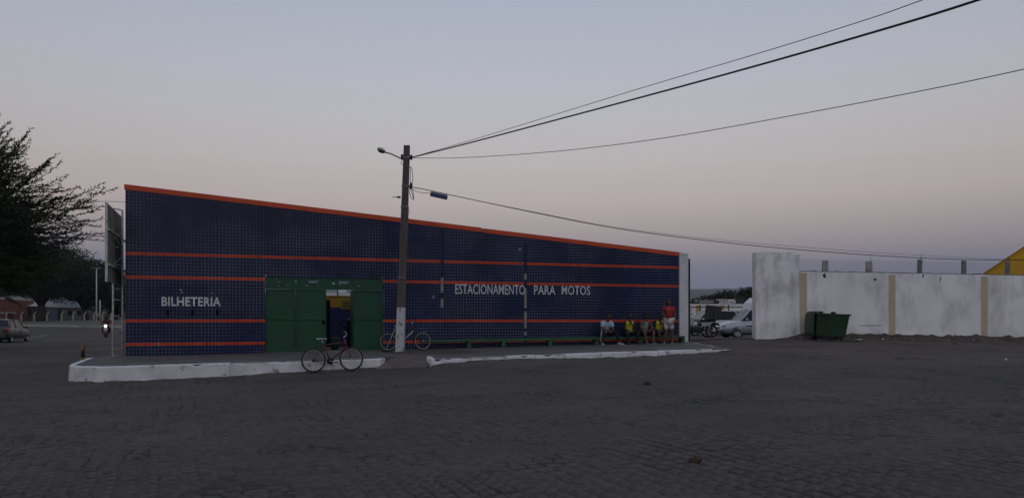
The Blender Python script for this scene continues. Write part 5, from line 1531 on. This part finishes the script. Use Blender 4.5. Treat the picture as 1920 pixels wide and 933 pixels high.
c_lblue = mat('pale_blue_polo_cloth', (.36,.46,.56), rough=.85, var=.12, scale=8, bump=.2, bscale=30)
c_black = mat('black_cloth', (.010,.010,.011), rough=.9, var=.25, scale=8)
c_yellow = mat('yellow_bib_cloth', (.52,.44,.035), rough=.85, var=.15, scale=8, bump=.2, bscale=30)
c_navy = mat('navy_shirt_cloth', (.012,.018,.055), rough=.9, var=.2, scale=8)
c_grey = mat('grey_vest_cloth', (.26,.27,.30), rough=.9, var=.12, scale=8, bump=.2, bscale=30)
c_red = mat('red_tee_cloth', (.30,.024,.022), rough=.85, var=.12, scale=8, bump=.2, bscale=30)
c_white = mat('off_white_shorts_cloth', (.52,.50,.50), rough=.9, var=.10, scale=6, bump=.25, bscale=20)
c_dark = mat('charcoal_cloth', (.022,.021,.024), rough=.9, var=.2, scale=8)
c_shoe = mat('pale_shoe', (.38,.37,.36), rough=.7, var=.2)
J = seated(.20, .20, arms='clasp', fw=.12, kw=.24) if False else seated(lean=.22, kw=.22, arms='clasp', aw=.20, fw=.10)
J['ra'] = (.40,.50,.085); J['rt'] = (.46,.63,.035); J['rk'] = (.30,.40,.48)
p = person('seated person in pale blue polo and black trousers, leftmost on the bench', seat_at(1132), FA, J, m_sk[0],
       [('polo_shirt', c_lblue, [TORSO]+sleeves(.75), .032), ('trousers', c_black, legs(.95, True), .016)], head_yaw=.1, head_pitch=.15, shoes=('shoe', c_shoe))
mb = MB(); mb.tube([Vector((J['lh'][0]-.10,-J['lh'][1]-.05,J['lh'][2])), Vector((J['lk'][0]-.075,-J['lk'][1],J['lk'][2])), Vector((J['la'][0]-.055,-J['la'][1],J['la'][2]+.03))], .014, 5); mb.build('side_stripe', c_white, p)
J = seated(lean=.10, kw=.24, arms='lap', aw=.20)
J['skull'] = (.01, .2, J['skull'][2])
p = person('seated person in black with a yellow bib, second from the left on the bench', seat_at(1176), FA, J, m_sk[1],
       [('black_shirt', c_black, [TORSO]+LONG, .016), ('trousers', c_black, legs(.95, True), .016)], head_yaw=.15, shoes=('shoe', c_dark))
bib(p, J, c_yellow, c_black)
J = seated(lean=.12, kw=.21, arms='knees', aw=.14)
J['rw'] = (.02,.40,.50); J['re'] = (.24,.26,.56)
p = person('seated person in grey sleeveless top and black cap, middle of the bench group', seat_at(1207), FA, J, m_sk[2],
       [('sleeveless_top', c_grey, [TORSO, ['chest',('chest','ls',.75)], ['chest',('chest','rs',.75)]], .020), ('shorts', c_dark, legs(.85), .022)], head_yaw=.25, beard=True, cap=c_black, shoes=('sandal', c_shoe))
J = seated(lean=.10, kw=.17, arms='lap', aw=.12)
p = person('seated person in navy shirt with yellow bib, half behind the standing person in red', seat_at(1232), FA, J, m_sk[1],
       [('navy_shirt', c_navy, [TORSO]+sleeves(.8), .016), ('shorts', c_dark, legs(.9), .022)], head_yaw=-.1, shoes=('sandal', c_dark))
bib(p, J, c_yellow, c_navy)
JS = {'pelvis': (0,0,.90), 'waist': (.01,.01,1.06), 'chest': (.01,.0,1.28), 'neck': (0,.01,1.42), 'skull': (-.01,.03,1.47),
      'ls': (-.17,-.01,1.34), 'rs': (.18,.0,1.34), 'le': (-.23,-.02,1.10), 're': (.25,-.04,1.08), 'lw': (-.12,.10,.98), 'rw': (.19,.06,.86),
      'lh': (-.09,0,.86), 'rh': (.09,0,.86), 'lk': (-.11,.04,.47), 'rk': (.11,.02,.47), 'la': (-.15,-.02,.085), 'ra': (.13,-.02,.085), 'lt': (-.21,.12,.035), 'rt': (.10,.15,.035)}
q = pt_in(1254, -.95)
p = person('standing person in red tee and white shorts by the slim white pillar', (q.x, q.y, Pz(q.x, q.y)+.004), FA-.35, JS, m_sk[2],
       [('red_tee', c_red, [TORSO]+sleeves(.62), .024), ('shorts', c_white, legs(.92), .038)], head_yaw=-.35, beard=True, shoes=('sandal', c_shoe), fat=1.05)
mb = MB(); mb.bbox(-.10,-.02,-.160,-.150,1.27,1.285,.002); mb.build('chest_print', c_white, p)
# rider of the red motorcycle
JR = {'pelvis': (0,.0,.90), 'waist': (0,.05,1.06), 'chest': (0,.14,1.26), 'neck': (0,.19,1.40), 'skull': (0,.21,1.46), 'ls': (-.19,.14,1.32), 'rs': (.19,.14,1.32),
      'le': (-.30,.36,1.14), 're': (.30,.36,1.14), 'lw': (-.33,.58,1.09), 'rw': (.33,.58,1.09), 'lh': (-.11,.02,.88), 'rh': (.11,.02,.88), 'lk': (-.24,.42,.74), 'rk': (.24,.42,.74),
      'la': (-.22,.24,.34), 'ra': (.22,.24,.34), 'lt': (-.23,.38,.30), 'rt': (.23,.38,.30)}
rl = moto2.location+Vector((math.cos(mfront)*.25, math.sin(mfront)*.25, 0))
p = person('rider in dark red jacket and black helmet on the oncoming motorcycle', tuple(rl), mfront+math.pi/2, JR, m_sk[0],
       [('jacket', mat('dark_red_jacket', (.10,.016,.012), rough=.8), [TORSO]+LONG, .026), ('trousers', c_black, legs(.95, True), .018)], shoes=('shoe', c_black))
mb = MB(); mb.ball((0,-.21,1.56), (.125,.14,.14), 14); mb.build('helmet', m_rub, p)

# ------------------------------------------------------------------ trees
m_bark = mat('dark_bark', (.045,.038,.032), rough=.95, var=.3, scale=5, bump=.5, bscale=20)
def leaf_mat(name, c): return mat(name, c, rough=.65, var=.45, scale=.9, spec=.2)
m_leafd = leaf_mat('dark_olive_foliage', (.026,.038,.018)); m_leafg = leaf_mat('green_foliage', (.028,.048,.020)); m_leafs = leaf_mat('dull_green_foliage', (.030,.045,.022))
class Leaves:
    def __init__(s): s.v = []; s.f = []
    def leaf(s, p, d, n, l, w):
        o = len(s.v); sd = d.cross(n); sd = sd.normalized()*w if sd.length > 1e-5 else Vector((w,0,0))
        s.v += [p-sd*.3, p+d*l*.5-sd, p+d*l, p+d*l*.5+sd]; s.f.append((o,o+1,o+2,o+3))
    def build(s, name, m_, parent):
        me = bpy.data.meshes.new(name); me.from_pydata([v[:] for v in s.v], [], s.f); me.materials.append(m_); return link(name, me, parent)
def rvec(r): 
    while True:
        v = Vector((r.uniform(-1,1), r.uniform(-1,1), r.uniform(-1,1)))
        if .05 < v.length < 1: return v.normalized()
def umbrella_tree(name, label, loc, hgt, rad_, seed, lm, trunk_r=.4, base=.45, flat=.33, n_cl=170, per=110, ls=.30, group=None, clip=None):
    r = random.Random(seed); t = empty(name, loc, (0,0,0), label, 'tree', group)
    mb = MB(); limbs = []
    fork = Vector((r.uniform(-.3,.3), 0, hgt*base*.55))
    mb.tube([(0,0,-.3),(r.uniform(-.1,.1),0,hgt*base*.28), fork], [trunk_r*1.25, trunk_r, trunk_r*.85], 9)
    for k in range(8):
        a = 2*math.pi*k/8+r.uniform(-.3,.3); q = r.uniform(.55,.9)
        e = Vector((math.cos(a)*rad_*q, math.sin(a)*rad_*q, hgt*(base+.18+.25*r.random())))
        m1 = fork.lerp(e, .4)+Vector((0,0,hgt*.10)); m2 = fork.lerp(e, .75)+Vector((0,0,hgt*.06))
        mb.tube([fork, m1, m2, e], [trunk_r*.5, trunk_r*.32, trunk_r*.18, trunk_r*.06], 6); limbs += [m1.lerp(m2,.5), m2, e]
    mb.build('trunk', m_bark, t)
    L_ = Leaves()
    cz = hgt*(base+(1-base)*.42)
    for k in range(n_cl):
        a = r.uniform(0, 2*math.pi); q = math.sqrt(r.random())*1.0
        hz = r.uniform(-1, 1); hz = math.copysign(abs(hz)**.7, hz)
        lim_ = math.sqrt(max(0, 1-hz*hz*.85))*(1+.30*math.sin(3*a+seed)+.20*math.sin(7*a+seed*2)+r.uniform(-.15,.2))
        c = Vector((math.cos(a)*rad_*q*lim_, math.sin(a)*rad_*q*lim_, cz+hz*hgt*(1-base)*.55*(1-.35*q)))
        if k < len(limbs)*3: c = c.lerp(limbs[k % len(limbs)], .5)
        s = r.uniform(.5, 1.25)*rad_*.15
        for j in range(per):
            v = rvec(r); pos = c+Vector((v.x*s*2.1, v.y*s*2.1, v.z*s*.5))*r.random()**.45
            d = (v+Vector((0,0,.25))+rvec(r)*.7).normalized()
            L_.leaf(pos, d, rvec(r), ls*r.uniform(.6,1.5), ls*.17)
    L_.build('crown', lm, t)
    return t
TG = 'trees along the left-hand road'
def tp(px, Y): return tuple(on_ground(px, Y, -.1))
umbrella_tree('spreading_tree', 'dark spreading tree with thick forked trunk behind the far fence posts', tp(79, 113), 11.6, 9.4, 3, m_leafd, trunk_r=.65, base=.36, n_cl=300, per=120, ls=.42, group=TG)
umbrella_tree('spreading_tree', 'dark spreading tree left of the street light post, right of the forked trunk', tp(160, 122), 9.6, 7.2, 8, m_leafg, trunk_r=.45, base=.34, n_cl=200, per=100, ls=.42, group=TG)
umbrella_tree('spreading_tree', 'dark tree behind the steel ladder mast, close to the building', tp(216, 132), 8.3, 5.5, 12, m_leafg, trunk_r=.4, base=.22, n_cl=150, per=90, ls=.42, group=TG)
umbrella_tree('spreading_tree', 'dark tree crown at the left edge beyond the brick house', tp(-40, 120), 11.0, 8.0, 17, m_leafd, trunk_r=.5, base=.38, n_cl=170, per=90, ls=.42, group=TG)
# big feathery tree overhanging from the left
def feathery(label, base, ctr, ax3):
    r = random.Random(31); t = empty('feathery_tree', tuple(base), (0,0,0), label, 'tree')
    C = ctr-base
    mb = MB(); fork = Vector((.3,0,C.z*.42)); mb.tube([(0,0,-.3),(.1,0,C.z*.22),fork], [.55,.42,.36], 10)
    L_ = Leaves(); twigs = MB(); nodes = []
    def prof(el, az):   # lobed outline
        return .80+.22*math.sin(3.1*el+2*az+.6)+.14*math.sin(6.7*el-3*az)+r.uniform(-.08,.08)
    for k in range(58):
        v = rvec(r); q = prof(v.z*2, math.atan2(v.y, v.x))
        e = C+Vector((v.x*ax3[0], v.y*ax3[1], v.z*ax3[2]))*q
        m1 = fork.lerp(e,.35)+Vector((0,0,.4)); m2 = fork.lerp(e,.7)+Vector((0,0,.35))
        mb.tube([fork,m1,m2,e], [.12,.08,.045,.015], 5)
        for j in range(16):
            u = .35+.65*j/15; nodes.append(m1.lerp(m2, (u-.35)/.35) if u < .7 else m2.lerp(e, (u-.7)/.3))
    mb.build('trunk', m_bark, t)
    for b in nodes:
        rel = b-C; out = Vector((rel.x/ax3[0], rel.y/ax3[1], rel.z/ax3[2]))
        for q in range(4):
            dd = (Vector((out.x*.75, out.y*.75, out.z*.5))+Vector((.68,-.05,.0))+rvec(r)*.50).normalized()
            ln = r.uniform(.8, 2.1); st = b+Vector((r.gauss(0,.45), r.gauss(0,.45), r.gauss(0,.28)))
            path = [st]; cur = dd.copy()
            for k in range(5):
                cur = (cur+Vector((.03,0,.065))+rvec(r)*.10).normalized(); path.append(path[-1]+cur*ln/5)
            twigs.tube(path, [.014,.012,.010,.008,.006,.004], 3, cap=False)
            for k in range(1, 6):
                for z in range(8):
                    pos = path[k-1].lerp(path[k], z/8)
                    ld = (cur*.85+rvec(r)*.65).normalized(); L_.leaf(pos, ld, rvec(r), r.uniform(.10,.26), .026)
    twigs.build('twigs', m_bark, t, fixn=False); L_.build('crown', m_leafs, t)
    return t
fp = on_ground(-95, 38)
feathery('large feathery tree reaching in from the left edge', Vector((fp.x, 38, fp.z-.1)), at(-84, 388, 38), (5.1, 4.6, 3.5))

# ------------------------------------------------------------------ background seen through the yard gate
m_farw = mat('far_white_wall_paint', (.78,.77,.76), rough=.9, var=.12, scale=.6)
m_fary = mat('far_yellow_stripe', (.45,.30,.06), rough=.9, var=.1)
yw = empty('yard_back_wall', (at(1270, 601, 70).x, 70, 0), (0,0,R(-2)), 'white wall with yellow stripes at the back of the yard', 'wall')
zt70 = CZ+(HY-572)/F*70
mb = MB(); mb.box(-8, 40, 0, .2, .3, zt70); mb.build('wall_face', m_farw, yw)
mb = MB(); mb.box(-8, 40, -.05, .25, zt70+.002, zt70+.12); mb.build('wall_cap', m_farw, yw)
for px in (1262, 1309, 1353, 1397, 1441):
    x = (px-960)/F*70-(at(1270,601,70).x); mb = MB(); mb.box(x-.2, x+.2, -.03, -.001, .4, zt70-.01); mb.build('yellow_stripe', m_fary, yw)
for px in (1363, 1310, 1416):
    x = (px-960)/F*68; t = empty('yard_post', (x, 67.5, G(x, 67.5)), (0,0,0), {1363: 'thin dark post in front of the yard wall, right of the delivery crate', 1310: 'thin dark post in front of the yard wall, above the motorcycle', 1416: 'thin dark post before the white truck at the back of the yard'}[px], 'post', 'thin posts at the back of the yard')
    mb = MB(); mb.tube([(0,0,0),(0,0,2.0)], .06, 7); mb.build('shaft', m_steel, t)
    mb = MB(); mb.ball((0,0,2.0), .07, 8); mb.build('finial', m_steel, t)
t = empty('pipe_rail', (at(1270,601,68).x, 67.6, 0), (0,0,0), 'dark horizontal pipe rail in front of the yard wall', 'rail')
zr70 = CZ+(HY-575)/F*67.6
mb = MB(); mb.tube([(-3,0,zr70),(12,0,zr70-.06),(26,0,zr70-.1)], .05, 6); mb.build('pipe', m_steel, t)
# shop sign boards above the wall
m_board = mat('black_sign_board', (.02,.02,.021), rough=.6, var=.2)
m_let = mat('white_sign_lettering', (.85,.85,.85), rough=.6, var=.05)
m_letg = mat('grey_sign_lettering', (.34,.33,.32), rough=.6, var=.2)
sg = empty('shop_sign', (0, 74, 0), (0,0,0), 'long black shop sign lettered JACKSOM above the yard back wall', 'sign')
def X74(px): return (px-960)/F*74
def Z74(py): return CZ+(HY-py)/F*74
mb = MB(); mb.box(X74(1297), X74(1404), 0, .12, Z74(573), Z74(559.5)); mb.build('board', m_board, sg)
for s_, a, b, y0, y1, mm in (('EQUIPADORA', 1344, 1363, 560.3, 563.2, m_let), ('JACKSOM', 1348, 1379, 563.4, 570.2, m_let), ('EQUIPADORA', 1302, 1310, 561, 567, m_letg), ('JackSom', 1311, 1338, 560.5, 570, m_letg)):
    o = link('sign_word', text_mesh('sign_word', s_, mm, X74(b)-X74(a), Z74(y0)-Z74(y1), .03), sg); o.location = (X74(a), -.012, Z74(y1))
mb = MB(); mb.box(X74(1364), X74(1378), -.014, -.002, Z74(563.0), Z74(561.2)); mb.build('white_bar', m_let, sg)
for px in (1300, 1350, 1402):
    mb = MB(); mb.box(X74(px)-.06, X74(px)+.06, .125, .25, .6, Z74(562)); mb.build('sign_post', m_steel, sg)
# trees and lamps behind
for (px, Y, h, rd, sd, lb) in ((1345, 105, 4.2, 3.6, 41, 'low dark tree behind the shop sign, left of the taller crown'), (1365, 118, 5.0, 3.8, 42, 'dark rounded tree behind the shop sign, second from right'), (1400, 110, 5.4, 4.4, 43, 'tallest dark tree behind the yard, next to the broad pier'), (1325, 128, 3.6, 3.4, 44, 'small low tree furthest left behind the shop sign'), (1440, 112, 5.2, 4.6, 45, 'dark tree mostly hidden behind the broad pier')):
    x = (px-960)/F*Y
    umbrella_tree('yard_tree', lb, (x, Y, G(x, Y)-.1), h, rd, sd, m_leafd, trunk_r=.22, base=.18, n_cl=150, per=100, ls=.48, group='trees beyond the yard')
for px, lb in ((1378, 'curved double street light rising behind the yard trees'),):
    x = (px-960)/F*95; t = empty('street_light', (x, 95, G(x,95)), (0,0,0), lb, 'street light')
    hz_ = CZ+(HY-548)/F*95-G(x,95)
    mb = MB(); mb.tube([(0,0,0),(0,0,hz_-.6)], .07, 7); mb.build('post', m_galv, t)
    for s in (-1, 1):
        mb = MB(); mb.tube([(0,0,hz_-.6),(.25*s,0,hz_+.1),(.8*s,0,hz_+.45),(1.2*s,0,hz_+.42)], .045, 6); mb.build('arm', m_galv, t)
        mb = MB(); mb.ball((1.35*s,0,hz_+.40), (.25,.1,.07), 10); mb.build('lamp_head', m_galv, t)
# ------------------------------------------------------------------ far left roadside
m_postc = mat('pale_concrete_fence_post', (.42,.40,.34), rough=.9, var=.15)
ff = empty('roadside_fence', (0, 110, 0), (0,0,0), 'row of pale bent-top concrete posts with wire along the far roadside', 'fence')
fx = [-16, 12, 40, 64, 88, 115.5, 137, 158, 176, 192, 208]
for px in fx:
    x = (px-960)/F*110; g_ = G(x, 110)
    mb = MB(); mb.bbox(x-.075, x+.075, -.075, .075, g_-.2, g_+.95, .015)
    M = Matrix.Translation((x,0,g_+.93)) @ Matrix.Rotation(R(38), 4, 'Y'); mb.bbox(-.06,.06,-.06,.06,0,.50,.012, M)
    mb.build('post', m_postc, ff)
for h in (.25, .5, .75, .95):
    mb = MB(); mb.tube([((px-960)/F*110, -.08, G((px-960)/F*110, 110)+h) for px in fx], .010, 4); mb.build('wire', m_wire, ff)
# far kerb, verge and lane line
def strip(name, pts, w, dz, m_, label=None, cat=None, th=None):
    vs = []; fs = []
    for (px, Y) in pts:
        x = (px-960)/F*Y
        for q in (0, 1): vs.append((x, Y+w*q, G(x, Y+w*q)+dz))
    n = len(pts)
    for i in range(n-1): fs.append((2*i, 2*i+2, 2*i+3, 2*i+1))
    mb = MB()
    if th:
        o = len(vs); vs += [(v[0], v[1], v[2]-th) for v in vs]
        fs += [(o+a, o+b, o+c, o+d) for a, b, c, d in fs]
        for i in range(n-1): fs.append((2*i, 2*i+2, o+2*i+2, o+2*i))
    mb.add(vs, fs); ob = mb.build(name, m_, fixn=False); tag(ob, kind='structure'); return ob
strip('far_kerb', [(x, 85-(x-60)*.02) for x in range(-40, 240, 10)], .35, .16, mat('far_kerb_paint', (.30,.30,.28), var=.3, scale=.4), th=.25)
strip('verge', [(x, 86-(x-60)*.02) for x in range(-60, 250, 10)], 26, .10, mat('dry_earth_verge', (.092,.080,.068), rough=.95, var=.3, scale=.25, col2=(.05,.06,.03), s2=.18, lo=.5, hi=.6), th=.3)
strip('lane_line', [(50, 58.5), (60, 60.2), (72, 62.4), (84, 65)], .35, .02, mat('worn_road_paint', (.30,.29,.26), var=.4, scale=2))
# street light with T head and a lower service post
x = (181-960)/F*95; t = empty('street_light', (x, 95, G(x,95)), (0,0,0), 'tall white street light post with a T head at the far roadside', 'street light')
hz_ = CZ+(HY-503)/F*95-G(x,95); m_wpost = mat('white_post_paint', (.50,.51,.50), rough=.6, var=.1)
mb = MB(); mb.tube([(0,0,0),(0,0,hz_*.5),(0,0,hz_)], [.085,.075,.06], 8); mb.build('post', m_wpost, t)
mb = MB(); mb.bbox(-.55,.55,-.1,.1,hz_+.002,hz_+.10,.03); mb.build('lamp_head', m_conc, t)
x = (187.5-960)/F*104; t = empty('service_post', (x, 104, G(x,104)), (0,0,0), 'short pale service post with a meter box beside the white street light', 'post')
mb = MB(); mb.tube([(0,0,0),(0,0,2.9)], .07, 7); mb.build('post', m_wpost, t)
mb = MB(); mb.bbox(-.3,-.05,-.12,.12,.7,1.15,.02); mb.build('meter_box', m_conc, t)
# houses behind the trees
def house(label, px0, px1, Y, y_eave, y_ridge, y_base, wallm, roofm, hip=.0, porch=True):
    p = at(px0, 601, Y); w = (px1-px0)/F*Y; z = lambda py: CZ+(HY-py)/F*Y
    t = empty('roadside_house', (p.x, Y, 0), (0,0,0), label, 'house'); zg = G(p.x, Y)-.3
    mb = MB(); mb.box(.3, w-.3, .4, 6, zg, z(y_eave)-.003); mb.build('wall', wallm, t)
    e, rg = z(y_eave), z(y_ridge)
    mb = MB(); mb.add([(0,0,e),(w,0,e),(w,6.4,e),(0,6.4,e),(w*hip,3.2,rg),(w*(1-hip),3.2,rg),(0,0,e+.12),(w,0,e+.12)], [(0,1,2,3),(0,1,7,6),(6,7,5,4),(2,3,4,5),(1,2,5,7),(3,0,6,4)]); mb.build('roof', roofm, t)
    mb = MB(); mb.box(w*.2, w*.2+.9, .385, .399, zg+.3, zg+2.3); mb.build('door', m_plast, t)
    for q in (.5, .75):
        mb = MB(); mb.box(w*q, w*q+.8, .385, .399, zg+1.2, zg+2.1); mb.build('window', m_glass, t)
    return t
m_zinc = mat('pale_fibre_cement_roof', (.36,.36,.355), rough=.8, var=.15, scale=.7)
m_zincg = mat('grey_fibre_cement_roof', (.11,.12,.125), rough=.8, var=.15, scale=.7)
m_hwall = mat('dim_house_wall', (.10,.11,.14), rough=.9, var=.15); m_hwall2 = mat('cream_house_wall', (.14,.13,.115), rough=.9, var=.15)
house('house with pale roof left of the forked tree trunk', 22, 74, 138, 574.5, 563, 600, m_hwall, m_zinc, .04)
house('house with grey roof right of the forked tree trunk', 90, 160, 146, 577, 563.5, 600, m_hwall2, m_zincg, .10)
house('low house behind the oncoming motorcycle', 166, 236, 150, 575, 566, 600, m_hwall2, m_zincg, .10)
p = at(-60, 601, 134); t = empty('brick_house', (p.x, 134, 0), (0,0,0), 'unplastered red brick house at the left edge behind the saloon car', 'house')
m_brick = mat('raw_red_brick', (.16,.062,.040), rough=.95, var=.3, scale=1.2, bump=.4, bscale=4)
mb = MB(); mb.prism_y([(0,1),(7.8,1),(7.8,CZ+(HY-562)/F*134),(0,CZ+(HY-556)/F*134)], 0, 6); mb.build('wall', m_brick, t)
mb = MB(); mb.box(2.2,3.0,-.02,-.001,2.2,3.4); mb.build('window', m_plast, t)
mb = MB(); mb.box(6.3,8.4,-1.5,-.05,CZ+(HY-587)/F*134,CZ+(HY-585)/F*134); mb.build('awning', m_zinc, t)
mb = MB(); mb.tube([(6.4,-1.4,1.4),(6.4,-1.4,CZ+(HY-587)/F*134)], .06, 6); mb.build('awning_post', m_conc, t)
# hedge of low scrub closing the far roadside
rh = random.Random(77); L_ = Leaves()
for k in range(420):
    x = rh.uniform(-105, -70); y = rh.uniform(150, 175); z = G(x, y)+rh.uniform(.0, 3.0)*rh.random(); s = rh.uniform(.5, 1.3)
    for j in range(26):
        v = rvec(rh); L_.leaf(Vector((x,y,z))+v*s*rh.random(), rvec(rh), rvec(rh), rh.uniform(.3,.7), .12)
o = L_.build('scrub', m_leafd, None); tag(o, 'dark scrub filling the gaps behind the roadside houses', 'scrub', kind='stuff')
# ------------------------------------------------------------------ hills on the horizon
vs = []; fs = []; NXh, NYh = 260, 14
for i in range(NXh+1):
    a = -1.25+2.5*i/NXh
    for j in range(NYh+1):
        d_ = 1500+1500*j/NYh
        t_ = math.sin(math.pi*min(1, j/NYh*1.02))
        h = t_*(88+34*mnoise.noise((a*3.1, 2, 0))+16*mnoise.noise((a*11, j*.3, 1))+5*mnoise.noise((a*45, j*.7, 3)))
        vs.append((math.sin(a)*d_, math.cos(a)*d_, max(h, -2)+.4))
for i in range(NXh):
    for j in range(NYh): fs.append((i*(NYh+1)+j, (i+1)*(NYh+1)+j, (i+1)*(NYh+1)+j+1, i*(NYh+1)+j+1))
mb = MB(); mb.add(vs, fs, True)
o = mb.build('hills', mat('scrub_covered_hill', (.060,.066,.048), rough=.95, var=.35, scale=.01)); tag(o, kind='structure')

# ------------------------------------------------------------------ evening haze
mb = MB(); mb.box(-3500, 3500, -3500, 3500, -4, 165)
hz = mb.build('haze'); tag(hz, 'thin evening haze over the whole place', 'haze', kind='stuff')
hm_ = bpy.data.materials.new('thin_blue_haze'); hm_.use_nodes = True
nt = hm_.node_tree
for n_ in list(nt.nodes): nt.nodes.remove(n_)
no = nt.nodes.new('ShaderNodeOutputMaterial'); nv = nt.nodes.new('ShaderNodeVolumePrincipled')
nv.inputs['Color'].default_value = (.80, .88, 1.0, 1); nv.inputs['Density'].default_value = .00016; nv.inputs['Anisotropy'].default_value = .1
nt.links.new(nv.outputs[0], no.inputs['Volume'])
hz.data.materials.append(hm_)
